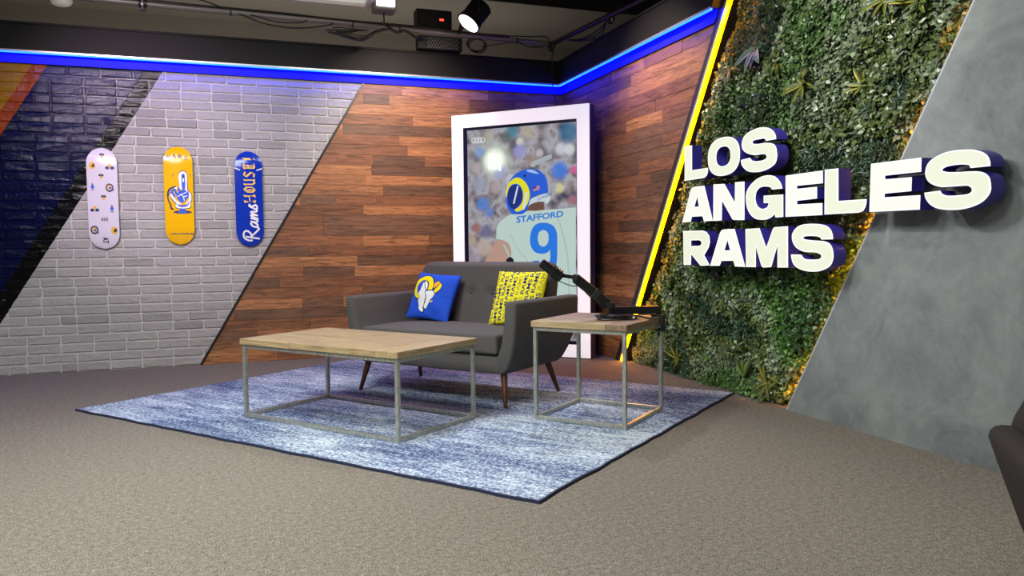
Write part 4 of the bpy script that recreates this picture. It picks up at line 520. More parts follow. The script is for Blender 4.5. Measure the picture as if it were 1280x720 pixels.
# ---------------------------------------------------------------- lit letters
words = ['top', 'top', 'top']+['middle']*7+['bottom']*4
labs = ['lit white letter L that starts the top word', 'lit white letter O in the middle of the top word', 'lit white letter S that ends the top word',
        'lit white letter A that starts the middle word', 'lit white letter N right after the first letter of the middle word', 'lit white letter G of the middle word',
        'lit white letter E between the G and the L of the middle word', 'lit white letter L of the middle word, over the last foliage', 'lit white letter E straddling foliage and the concrete edge', 'lit white letter S standing off the grey concrete',
        'lit white letter R that starts the bottom word', 'lit white letter A of the bottom word', 'lit white letter M of the bottom word', 'lit white letter S that ends the bottom word, side glowing orange']
for i, (ch, cs) in enumerate(LETTERS):
    cy = sum(p[0] for p in cs[0])/len(cs[0]); cz = min(p[1] for p in cs[0]); root = empty('channel_letter', (XR-.06, cy, cz), 0, labs[i], 'letter', 'lit channel letters')
    m = MB(); xb, xf = XR-.066, XR-.150
    loc_ = [[(p[0], p[1]) for p in c] for c in cs]
    for c in loc_:
        m.prism(c, xb, xf, yz, 0, caps=False)
    fv, ft = tess(loc_); m.add([(xb, p[0], p[1]) for p in fv], ft, 0); m.add([(xf, p[0], p[1]) for p in fv], ft, 0)
    world_child(m.build('shell', M['letter_side'], None, smooth=True, weld=True), root)
    # face: rim and acrylic
    def inset(c, d, hole):
        A = sum(c[k][0]*c[(k+1) % len(c)][1]-c[(k+1) % len(c)][0]*c[k][1] for k in range(len(c))); sg = (1 if A > 0 else -1)*(-1 if hole else 1); out = []
        for k, p in enumerate(c):
            a = Vector(p)-Vector(c[k-1]); b = Vector(c[(k+1) % len(c)])-Vector(p); a.normalize(); b.normalize()
            na = Vector((-a.y, a.x))*sg; nb = Vector((-b.y, b.x))*sg; q = na+nb; q = q/max(.5, q.length_squared/2); out.append((p[0]+q.x*d, p[1]+q.y*d))
        return out
    inn = [inset(c, .006, k > 0) for k, c in enumerate(loc_)]; rm = MB()
    for c, q in zip(loc_, inn):
        n = len(c); rm.add([(xf-.003, *p) for p in c]+[(xf-.003, *p) for p in q], [(k, (k+1) % n, n+(k+1) % n, n+k) for k in range(n)])
        rm.prism(c, xf+.001, xf-.003, yz, 0, caps=False)
    fv, ft = tess(inn)
    world_child(rm.build('rim', M['face_rim']), root)
    world_child(MB().add([(xf-.003, *p) for p in fv], ft).build('face', M['face_white' if i in (3, 4, 6, 8, 11) and True else 'face_warm']), root)
    ys = [p[0] for p in cs[0]]; zs = [p[1] for p in cs[0]]
    stem = {'L': [(max(ys)-.04, cz+.03), (max(ys)-.04, max(zs)-.03)], 'O': [(cy, cz+.03), (cy, max(zs)-.03)], 'S': [(cy, cz+.03), (cy, max(zs)-.03)], 'A': [(max(ys)-.04, cz+.03), (min(ys)+.04, cz+.03)], 'N': [(max(ys)-.04, cz+.04), (min(ys)+.04, cz+.15)],
            'G': [(cy, cz+.03), (cy, max(zs)-.03)], 'E': [(max(ys)-.04, cz+.04), (max(ys)-.04, max(zs)-.04)], 'R': [(max(ys)-.04, cz+.04), (max(ys)-.04, max(zs)-.04)], 'M': [(max(ys)-.04, cz+.04), (min(ys)+.04, cz+.04)]}[ch]
    for (sy, sz) in stem: world_child(MB().tube([(xb-.002, sy, sz), (XR+.10 if sy > CE(sz) else XR+.002, sy, sz)], .005, 6).build('standoff', M['alu']), root)
# ---------------------------------------------------------------- display stand across the corner
TW = 1.413; TH = 2.305; TDp = .15
tv = empty('display_stand', (2.974-.7071*TW, 6.325+.7071*TW, 0), -math.pi/4, 'tall white lightbox display stand across the wooden corner', 'display')
iu0, iu1, iz0, iz1 = .122, 1.294, .13, 2.180
fr = MB()
for (a, b, c, d) in ((0, iu0, .012, TH), (iu1, TW, .012, TH), (iu0, iu1, iz1, TH), (iu0, iu1, .012, iz0)): fr.box((a, 0, c), (b, .012, d))
fr.build('frame', M['white_frame'], tv)
MB().box((0, .0125, .012), (TW, TDp, TH)).build('cabinet', M['frame_side'], tv)
MB().box((.02, .02, 0), (TW-.02, TDp-.02, .012)).build('plinth', M['black_matte'], tv)
MB().box((iu0+.001, .006, iz0+.001), (iu1-.001, .012, iz1-.001)).build('bezel', flat('bezel_navy', (16, 16, 44), .3), tv)
su0, su1, sz0, sz1 = .168, 1.288, .165, 2.152
# picture on the screen: flat print made of flat shapes
def scr(name, rgb, k=1.0): return emit('screen_'+name, lin(rgb), k)
def screen_bg():
    t = NT('screen_crowd'); o = t.obj(); n1 = t.noise(o, 5, 3, .5); n2 = t.noise(o, 3.1, 2, .5)
    c = t.ramp(n1, [(.32, lin((52, 56, 80))), (.44, lin((128, 120, 124))), (.54, lin((164, 164, 174))), (.66, lin((104, 84, 80)))])
    sp = t.n('ShaderNodeSeparateXYZ'); t.l(o, sp.inputs[0])
    for (u, v, r, col) in [(.46, 1.85, .19, (.50, .55, .48)), (.46, 1.85, .12, (.9, 1.0, .85))]+TVD['blobs'][:0]+TVD['blobs']+[(.46, 1.85, .105, (.9, 1.0, .85))]:
        dx = t.math('SUBTRACT', sp.outputs[0], u); dz = t.math('SUBTRACT', sp.outputs[2], v)
        d = t.math('SQRT', t.math('ADD', t.math('MULTIPLY', dx, dx), t.math('MULTIPLY', dz, dz)))
        fa = t.math('MULTIPLY', t.math('SUBTRACT', 1.0, t.n('ShaderNodeMapRange', interpolation_type='SMOOTHSTEP', i_0=d, i_1=r*.45, i_2=r*1.25).outputs[0]), .85)
        c = t.mix(fa, c, tuple(col)+(1,))
    # glow round the flood lamps belongs to the printed picture
    t.base((0, 0, 0, 1), .25); t.l(c, t.b.inputs['Emission Color']); t.b.inputs['Emission Strength'].default_value = 1.0; return t.m
pm = MB(); pm.add([(su0, .0055, sz0), (su1, .0055, sz0), (su1, .0055, sz1), (su0, .0055, sz1)], [(0, 1, 2, 3)])
pm.build('screen', screen_bg(), tv)
def clipbox(c): 
    c = clip_poly(c, 1, 0, su1); c = clip_poly(c, -1, 0, -su0); return clip_poly(c, 0, -1, -sz0)
PM = []; pic = MB(); lay_n = [0]
def decal(shapes, rgb, k=.9, tris=None):
    lay_n[0] += 1; y_ = .0050-.00018*lay_n[0]; mi = len(PM); PM.append(scr('ink_%d_%d_%d' % tuple(rgb), rgb, k))
    if tris is not None: pic.add([(p[0], y_, p[1]) for p in tris[0]], tris[1], mi); return
    v, t = tess(shapes); pic.add([(p[0], y_, p[1]) for p in v], t, mi)
D = TVD

lv = []; lf = []
for k in range(5):
    for (t0, t1) in ((0, .30), (.34, .64), (.68, 1.0)):
        ul = .398+.028*k; sh_ = -.006*k; z1_ = 1.922+sh_-(.150)*t0; z0_ = 1.922+sh_-(.150-.012*(k % 2))*t1
        lf.append(tuple(range(len(lv), len(lv)+4))); lv += [(ul-.004*t1, z0_), (ul+.022-.004*t1, z0_), (ul+.022-.004*t0, z1_), (ul-.004*t0, z1_)]
decal(None, (252, 255, 250), 1.1, (lv, lf))
decal([D['stripe']], (178, 186, 190), .8)
decal([clipbox(D['arm'])], (196, 158, 142), .8); decal([clipbox(D['jersey'])], (196, 220, 212), .82)
fold = lambda pts, r: [[tuple(q) for q in s_] for s_ in round_stroke(smooth_path([Vector((a, b, 0)) for a, b in pts], 5), r)]
def strokes(pts, r, rgb, k):
    v = []; f = []
    for q in fold(pts, r):
        if all(su0 < p[0] < su1 and p[1] > sz0 for p in q): f.append(tuple(range(len(v), len(v)+4))); v += q
    decal(None, rgb, k, (v, f))
ux = lambda px_: su0+(px_-588)/(720-588)*(su1-su0)
strokes([(.55, 1.05), (.60, .95), (.62, .80), (.60, .6)], .010, (180, 206, 197), .8)
strokes([(.62, 1.15), (.70, 1.0), (.78, .92), (.82, .8)], .008, (184, 210, 201), .8)
strokes([(1.10, 1.30), (1.16, 1.12), (1.2, .9), (1.21, .6)], .009, (182, 208, 199), .8)
strokes([(1.20, .55), (1.10, .47), (1.16, .38), (1.26, .35)], .016, (104, 170, 150), .7)
strokes([(1.12, .36), (1.18, .30), (1.26, .28)], .012, (130, 190, 170), .7)
decal([clipbox(D['glove'])], (20, 20, 24), .6); decal([D['neck']], (120, 84, 70), .7)
decal([D['helmet']], (24, 92, 214), .9); decal([D['hi1']], (160, 190, 240), .9); decal([D['hole']], (6, 12, 40), .6)
decal([D['horn']], (226, 220, 40), .95); decal([D['dark']], (18, 50, 150), .6); decal([D['rim']], (206, 220, 228), .85)
decal([D['bar1']], (225, 232, 240), .85); decal([D['bar2']], (225, 232, 240), .85); decal([D['flag']], (206, 130, 160), .85)
fu = D['flag']; decal([[fu[0], ((fu[0][0]+fu[1][0])/2, (fu[0][1]+fu[1][1])/2), ((fu[0][0]+fu[2][0])/2+.003, (fu[0][1]+fu[2][1])/2), ((fu[0][0]+fu[-1][0])/2, (fu[0][1]+fu[-1][1])/2)]], (60, 70, 150), .8)
gv, gt = text2d('STAFFORD', .03); decal(None, (44, 122, 214), .9, (quadmap(gv, D['name_box']), gt))
decal([D['nine_o'], D['nine_i']], (30, 118, 226), .92)
gv, gt = text2d('LOS ANGELES', .01); decal(None, (60, 90, 170), .8, (quadmap(gv, [(D['rim'][0][0]+.09, D['rim'][0][1]+.035), (D['rim'][0][0]+.24, D['rim'][0][1]+.085), (D['rim'][0][0]+.235, D['rim'][0][1]+.11), (D['rim'][0][0]+.085, D['rim'][0][1]+.06)]), gt))
for k in range(4):
    cu_, cz_ = .243+k*.0315, 2.052; R_ = .026; n = 20; a = [(cu_+R_*math.cos(2*math.pi*i/n), cz_+R_*1.05*math.sin(2*math.pi*i/n)) for i in range(n)]; b = [(cu_+(R_-.0065)*math.cos(2*math.pi*i/n), cz_+(R_*1.05-.0065)*math.sin(2*math.pi*i/n)) for i in range(n)]
    decal([a, b], (226, 230, 228), .9)
pic.build('picture', PM, tv)
# ---------------------------------------------------------------- skateboard decks
def deck(x, z, basemat, label):
    W2, H2, R_ = .118, .43, .118
    root = empty('skateboard_deck', (x, YB-.05, z), 0, label, 'skateboard deck', 'skateboard decks hung on the bricks')
    def cy(zz): a = max(0, abs(zz)-.27); return a*a*1.05          # nose and tail bend back to the wall
    zs = sorted(set([round(-H2*math.cos(math.pi*i/60), 5) for i in range(61)]+[round(-H2+H2*2*i/30, 5) for i in range(31)])); v = []; f = []; rows = []
    for zz in zs:
        d = max(0, abs(zz)-(H2-R_*1.15)); w = W2*math.sqrt(max(0.0, 1-(d/(R_*1.15))**2.1)) if d > 0 else W2
        w = max(w, .012); rows.append([(w*u, cy(zz)+.010*u*u*(-1)*(-1)*0+.006*(u*u), zz) for u in (-1, -.97, -.6, -.2, .2, .6, .97, 1)])
    nr = len(rows); nc = 8
    for y_off in (0, .011):
        for row in rows: v += [(p[0], p[1]+y_off, p[2]) for p in row]
    k2 = nr*nc
    for i in range(nr-1):
        for j in range(nc-1):
            q = (i*nc+j, i*nc+j+1, (i+1)*nc+j+1, (i+1)*nc+j); f.append((q, 0)); f.append((tuple(a+k2 for a in q[::-1]), 1))
        for j in (0, nc-1): f.append(((i*nc+j, (i+1)*nc+j, (i+1)*nc+j+k2, i*nc+j+k2), 1))
    for i in (0, nr-1):
        for j in range(nc-1): f.append(((i*nc+j, i*nc+j+1, i*nc+j+1+k2, i*nc+j+k2), 1))
    mk('board', v, [q for q, _ in f], [basemat, M['board_edge']], root, True, [m_ for _, m_ in f])
    for zp_ in (.24, -.24): MB().tube([(0, .012, zp_), (0, .058, zp_)], .012, 8).build('wall_peg', M['black_matte'], root)
    def P(u, w): zz = (w-.5)*2*H2; xx = (u-.5)*2*W2; return (xx, zz)
    m = MB(); mats = []; cnt = [0]
    def ink(shape, mat, tr=None):
        if mat not in mats: mats.append(mat)
        cnt[0] += 1; o_ = -.0006-.00006*cnt[0]
        if tr is None: vv, tt = tess(shape)
        else: vv, tt = tr
        vv = [P(*p) for p in vv]; m.add([(p[0], cy(p[1])+.006*(p[0]/W2)**2+o_, p[1]) for p in vv], tt, mats.index(mat))
    return root, ink, m, mats
def ell2(cx, cz_, rx, rz_, n=14, a0=0, a1=2*math.pi): return [(cx+rx*math.cos(a0+(a1-a0)*i/n), cz_+rz_*math.sin(a0+(a1-a0)*i/n)) for i in range(n)]
r1, ink, m, mats = deck(-1.089, 1.482, M['board_white'], 'white skateboard deck with small scattered icons, leftmost on the bricks')
def uv1(px_, py_): return ((px_-55)/182, 1-(py_-50)/622)
EB = lambda cx, cz_, rx, rz_: ell2(cx, cz_, rx*1.25, rz_*1.25)
def trophy(p): u, w = uv1(*p); ink([EB(u, w+.010, .07, .011)], M['ink_black']); ink([EB(u, w+.012, .02, .004)], M['ink_grey']); ink([[(u-.055, w-.024), (u+.055, w-.024), (u+.02, w+.0), (u-.02, w+.0)]], M['ink_gold'])
def helmet(p, s=1): u, w = uv1(*p); ink([EB(u, w, .085, .029)], M['ink_gold']); ink([EB(u+.03*s, w-.003, .04, .012)], M['ink_black']); ink([EB(u+.05*s, w+.012, .03, .006)], M['ink_navy'])
def pair(p): u, w = uv1(*p); [ink([EB(u+d, w-.013, .055, .013)], M['ink_navy']) for d in (-.075, .085)]; ink([EB(u, w+.008, .05, .011)], M['ink_gold']); ink([EB(u+.01, w+.018, .025, .007)], M['ink_orange'])
def bottle(p): u, w = uv1(*p); ink([EB(u, w+.002, .045, .016)], M['ink_blue']); ink([EB(u, w+.028, .018, .008)], M['ink_navy']); ink([[(u-.05, w-.030), (u+.05, w-.030), (u+.05, w-.024), (u-.05, w-.024)]], M['ink_black'])
def hornring(p): u, w = uv1(*p); ink([EB(u, w, .105, .034), EB(u, w, .07, .022)], M['ink_navy']); ink([EB(u, w, .07, .022), EB(u+.02, w-.003, .045, .014)], M['ink_gold']); ink([EB(u+.02, w-.003, .035, .010)], M['ink_blue']); ink([[(u+.06, w-.022), (u+.15, w-.036), (u+.15, w-.03), (u+.07, w-.012)]], M['ink_navy'])
for p in ((148, 98), (141, 225), (151, 355)): trophy(p)
helmet((90, 160)); helmet((207, 558)); pair((192, 165)); pair((95, 425)); bottle((88, 292)); bottle((198, 425)); hornring((188, 295)); hornring((90, 555))
for d in (-.09, 0, .09): u, w = uv1(152+d*160, 492); ink([ell2(u, w, .035, .012)], M['ink_grey']); ink([ell2(u+.01, w+.018, .02, .006)], M['ink_black'])
u, w = uv1(152, 618); gv, gt = text2d('AT', .02); ink(None, M['ink_black'], ([(u-.10+.20*b_, w+.035-.065*a_) if 0 else (u-.09+.19*(b_), w-.032+.062*(1-a_)) for a_, b_ in gv], gt))
m.build('artwork', mats, r1)
r2, ink, m, mats = deck(-.490, 1.512, M['board_yellow'], 'yellow skateboard deck with a blue and white foam finger, middle of the three')
uv2 = lambda p: ((p[0]-28)/168, 1-(p[1]-45)/596)
def q2(quads, mat, fn):
    v = []; f = []
    for q in quads: f.append(tuple(range(len(v), len(v)+4))); v += [fn(p) for p in q]
    ink(None, mat, (v, f))
GL = {'R': [[(.1, 0), (.1, 1)], [(.1, 1), (.7, .85), (.7, .6), (.15, .5)], [(.35, .5), (.8, 0)]], 'A': [[(.05, 0), (.4, 1), (.75, 0)], [(.15, .4), (.65, .4)], [(.2, 1), (.45, 1)]],
      'M': [[(.05, 0), (.1, .95)], [(.1, .95), (.3, .85), (.42, .1)], [(.42, .9), (.45, 0)], [(.45, .9), (.72, .85), (.75, 0)]], 'S': [[(.7, .85), (.35, 1), (.1, .78), (.68, .32), (.45, .02), (.05, .12)]],
      'H': [[(.12, 0), (.12, 1)], [(.0, .1), (.25, 0)], [(.0, .95), (.25, 1.0)], [(.12, .5), (.7, .56)], [(.7, 1), (.7, 0)], [(.58, 0), (.85, .1)], [(.6, .95), (.82, 1.03)]],
      'O': [[(.45, 1), (.1, .75), (.1, .25), (.45, 0), (.8, .25), (.8, .75), (.45, 1)], [(.35, .8), (.45, .2)]], 'U': [[(.12, 1), (.12, .2), (.4, 0), (.72, .2)], [(.72, 1), (.72, 0), (.85, .05)], [(0, .93), (.22, 1)], [(.6, .93), (.82, 1)]],
      'E': [[(.15, 1), (.15, .1), (.35, 0), (.75, .05)], [(.15, .55), (.6, .6)], [(.0, .95), (.4, 1), (.75, .92)], [(.45, .9), (.45, .1)]], '!': [[(.3, 1), (.25, .35)], [(.26, .06), (.30, .02)]]}
for i, ch in enumerate('RAMS'):
    x0 = (48, 80, 112, 148)[i]; y0 = (124, 116, 116, 124)[i]; w_ = 28
    q2(nib([[(a, b) for a, b in ln] for ln in GL[ch]], .26, 30, .05), M['ink_plum'], lambda p: uv2((x0+p[0]*w_, y0-p[1]*24)))
hand_o = [(92, 412), (95, 392), (75, 365), (58, 330), (66, 308), (84, 298), (98, 290), (108, 298), (116, 290), (112, 230), (120, 204), (140, 195), (157, 205), (162, 230), (162, 305), (180, 328), (184, 360), (177, 385), (172, 415), (120, 420)]
sm2 = lambda pts, n=4: [(p.x, p.y) for p in smooth_path([Vector((a, b, 0)) for a, b in pts], n, True)]
def grow(pts, d):
    c = Vector((sum(p[0] for p in pts)/len(pts), sum(p[1] for p in pts)/len(pts))); return [(p[0]+(p[0]-c.x)/max(1, (Vector(p)-c).length)*d, p[1]+(p[1]-c.y)/max(1, (Vector(p)-c).length)*d) for p in pts]
ink([[uv2(p) for p in sm2([(56, 300), (44, 330), (46, 370), (58, 400), (62, 425), (80, 428), (70, 405), (64, 380), (62, 340), (100, 285)])]], M['ink_black'])
ink([[uv2(p) for p in sm2([(60, 335), (52, 350), (56, 375), (66, 395), (70, 415), (80, 420), (74, 395), (68, 370)])]], M['ink_gold'])
ink([[uv2(p) for p in sm2(grow(hand_o, 5))]], M['ink_navy']); ink([[uv2(p) for p in sm2(hand_o)]], M['ink_white'])
for pts in ([(131, 218), (140, 212), (149, 218), (149, 298), (132, 298)], [(64, 318), (72, 312), (92, 345), (84, 352)], [(82, 306), (92, 302), (104, 330), (98, 345)], [(104, 300), (114, 296), (120, 310), (110, 318)],
            [(104, 335), (112, 318), (135, 308), (160, 312), (170, 335), (160, 360), (135, 385), (112, 375), (100, 355)], [(90, 372), (100, 392), (130, 400), (160, 392), (170, 372), (168, 392), (150, 408), (110, 408)]):
    ink([[uv2(p) for p in sm2(pts)]], M['ink_blue'])
ink([[uv2(p) for p in ell2(140, 245, 5, 16)]], M['ink_white']); ink([[uv2(p) for p in ell2(140, 228, 6, 10)]], M['ink_navy'])
for ln in ([(105, 348), (125, 335), (155, 322), (160, 312)], [(125, 335), (138, 350), (142, 372)], [(138, 350), (160, 342)]): q2(round_stroke(ln, 2.4), M['ink_white'], uv2)
ink([[uv2(p) for p in ell2(130, 443, 54, 10, 20)]], M['ink_navy']); ink([[uv2(p) for p in [(114, 422), (146, 422), (150, 450), (112, 450)]]], M['ink_blue'])
for ln in ([(80, 215), (78, 228)], [(86, 210), (84, 230)], [(172, 208), (176, 222)], [(180, 210), (184, 226)]): q2(round_stroke(ln, 1.3), M['ink_plum'], uv2)
gv, gt = text2d('LOS ANGELES', .03); ink(None, M['ink_navy'], ([uv2((55+a_*136, 579-b_*9)) for a_, b_ in gv], gt))
m.build('artwork', mats, r2)
r3, ink, m, mats = deck(.094, 1.489, M['board_blue'], 'blue skateboard deck lettered in gold and white, rightmost of the three')
uv3 = lambda p: ((p[0]-476)/154, 1-(p[1]-75)/577)
spans = {'H': (386, 326), 'O': (322, 272), 'U': (268, 232), 'S': (228, 182), 'E': (176, 140), '!': (136, 108)}
for i, ch in enumerate('HOUSE!'):
    y0, y1 = [(386, 328), (326, 284), (280, 238), (234, 188), (184, 140), (132, 112)][i]
    q2(nib(GL[ch], .20, 35, .05) if ch != '!' else nib([[(0.5, 1), (.5, .35)], [(.5, .08), (.5, .0)]], .6, 20, .15), M['ink_letter_gold'], lambda p: uv3((588-p[1]*62, y0+p[0]*(y1-y0))))
SR = {'R': ([(.12, .0), (.3, .9)], [(.0, .55), (.02, .8), (.3, 1.0), (.7, 1.0), (.85, .8), (.6, .55), (.32, .45)], [(.38, .48), (.55, .3), (.8, -.05)]),}
rl = [[(8, 0), (20, 74)], [(-2, 40), (-2, 60), (14, 84), (44, 86), (56, 70), (42, 50), (20, 42)], [(24, 44), (40, 26), (66, 2), (76, 8)],
      [(108, 40), (96, 44), (82, 30), (80, 12), (92, 8), (106, 26), (112, 44), (108, 14), (118, 8), (126, 20)], [(126, 20), (132, 44), (130, 10), (130, 10), (146, 42), (152, 38), (150, 12), (150, 12), (166, 42), (172, 36), (172, 14), (182, 10), (188, 20)],
      [(188, 20), (206, 52), (204, 34), (212, 16), (198, 8), (188, 12)], [(206, 52), (216, 50)]]
for ln in rl:
    p = smooth_path([Vector((a, b, 0)) for a, b in ln], 5); q2(round_stroke(p, 5.2), M['ink_white'], lambda c: uv3((604-c[1], 612-c[0])))
for a_, b_ in (((478, 178), (505, 190)), ((600, 190), (628, 179))): q2(round_stroke([a_, b_], 3.2), M['ink_white'], uv3)
m.build('artwork', mats, r3)
# ---------------------------------------------------------------- rug
R2 = math.radians
rw, rd_ = 3.495, 2.644
def frame2(Fx, Fy, thdeg, w, d):
    a = Vector((math.cos(R2(thdeg)), math.sin(R2(thdeg)), 0)); b = Vector((a.y, -a.x, 0)); c = Vector((Fx, Fy, 0))+a*(w/2)+b*(d/2); return c, R2(thdeg-180)
c, rz = frame2(1.112, 2.869, 127.82, rw, rd_)
rug = empty('area_rug', c, rz, 'large worn blue rug under the sofa and tables', 'rug')
nx, ny = 70, 54; v = []; f = []
def wob(t_, s_): return .006*math.sin(t_*7+s_)+.004*math.sin(t_*17+2*s_)
for j in range(ny+1):
    for i in range(nx+1):
        u = -1+2*i/nx; w_ = -1+2*j/ny; x_ = u*rw/2; y_ = w_*rd_/2
        x_ += (abs(u) > .999)*math.copysign(wob(y_, 1), u)*1; y_ += (abs(w_) > .999)*math.copysign(wob(x_, 3), w_)
        v.append((x_*.996, y_*.996, .0125+.0012*math.sin(x_*9+y_*4)*(abs(u) < .99 and abs(w_) < .99)))
for j in range(ny):
    for i in range(nx): k = j*(nx+1)+i; f.append((k, k+1, k+nx+2, k+nx+1))
mk('pile', v, f, M['rug'], rug, True)
ring = [i for i in range(nx+1)]+[j*(nx+1)+nx for j in range(1, ny+1)]+[ny*(nx+1)+i for i in range(nx-1, -1, -1)]+[j*(nx+1) for j in range(ny-1, 0, -1)]
bv = []; n = len(ring)
for s_, z_ in ((.9975, .0128), (1.004, .0115), (1.006, .0)):
    bv += [(v[k][0]*s_, v[k][1]*s_, z_) for k in ring]
mk('binding', bv, [(r_*n+i, r_*n+(i+1) % n, (r_+1)*n+(i+1) % n, (r_+1)*n+i) for r_ in (0, 1) for i in range(n)], M['rug_edge'], rug)
# ---------------------------------------------------------------- tables
ZR = .0135
def table(Fx, Fy, th, w, d, h, name, label, cat, boards, mats, topth=.036, tube=.022):
    c, rz = frame2(Fx, Fy, th, w, d); c.z = ZR; root = empty(name, c, rz, label, cat)
    h -= ZR-.012; X, Y = w/2, d/2; top = MB().box((-X+.004, -Y+.004, h-topth), (X-.004, Y-.004, h-.004)).build('tabletop', mats[0], root)
    for (x0, x1, y0, y1, mi) in boards:
        cx_, cy_ = (x0+x1)/2, (y0+y1)/2; L_, W_ = x1-x0, y1-y0; turn = W_ > L_
        if turn: L_, W_ = W_, L_
        o = MB().box((-L_/2+.0006, -W_/2+.0006, -topth), (L_/2-.0006, W_/2-.0006, 0), 0, .0022).build('board', mats[mi], top, loc=(cx_, cy_, h), rot=(0, 0, math.pi/2 if turn else 0))
    zt = h-topth-.0005; e = .010; x0, x1, y0, y1 = -X+e, X-e, -Y+e, Y-e; T = tube
    for (sx, sy) in ((-1, -1), (1, -1), (1, 1), (-1, 1)):
        ax, ay = (x0 if sx < 0 else x1-T), (y0 if sy < 0 else y1-T); MB().box((ax, ay, 0), (ax+T, ay+T, zt), 0, .0018).build('leg', M['steel'], root)
    for zz in (0, zt-T):
        nm = 'floor_rail' if zz == 0 else 'top_rail'
        for yy in (y0, y1-T): MB().box((x0+T, yy, zz), (x1-T, yy+T, zz+T), 0, .0018).build(nm, M['steel'], root)
        for xx in (x0, x1-T): MB().box((xx, y0+T, zz), (xx+T, y1-T, zz+T), 0, .0018).build(nm, M['steel'], root)
    return root, c, rz, h
w, d = 1.274, .717; X, Y = w/2, d/2; eb = .16; bs = []
bs.append((X-eb, X, -Y, Y, 0)); yy = -Y; ks = [.09, .11, .085, .1, .12, .1, .112]
ks = [k*d/sum(ks) for k in ks]
for i, k in enumerate(ks):
    j = [-.2, .25, .05, -.35, .2, -.05, .3][i]; bs += [(-X, j, yy, yy+k, 0), (j, X-eb, yy, yy+k, 0)]; yy += k
ct = table(.759, 3.965, 127.55, w, d, .484, 'coffee_table', 'low coffee table with pale oak top and square steel frame', 'table', bs, [M['oak']])
w, d = .607, .627; X, Y = w/2, d/2; eb = .13; bs = [(X-eb, X, -Y, Y, 1)]; yy = -Y
for i, k in enumerate([.12, .13, .125, .12, .132]): bs.append((-X, X-eb, yy, yy+k, 0 if i == 0 else 1)); yy += k
st, st_c, st_rz, st_h = table(1.998, 3.777, 129.97, w, d, .589, 'side_table', 'taller square side table with wooden top beside the sofa', 'table', bs, [M['oak'], M['oak_worn']])
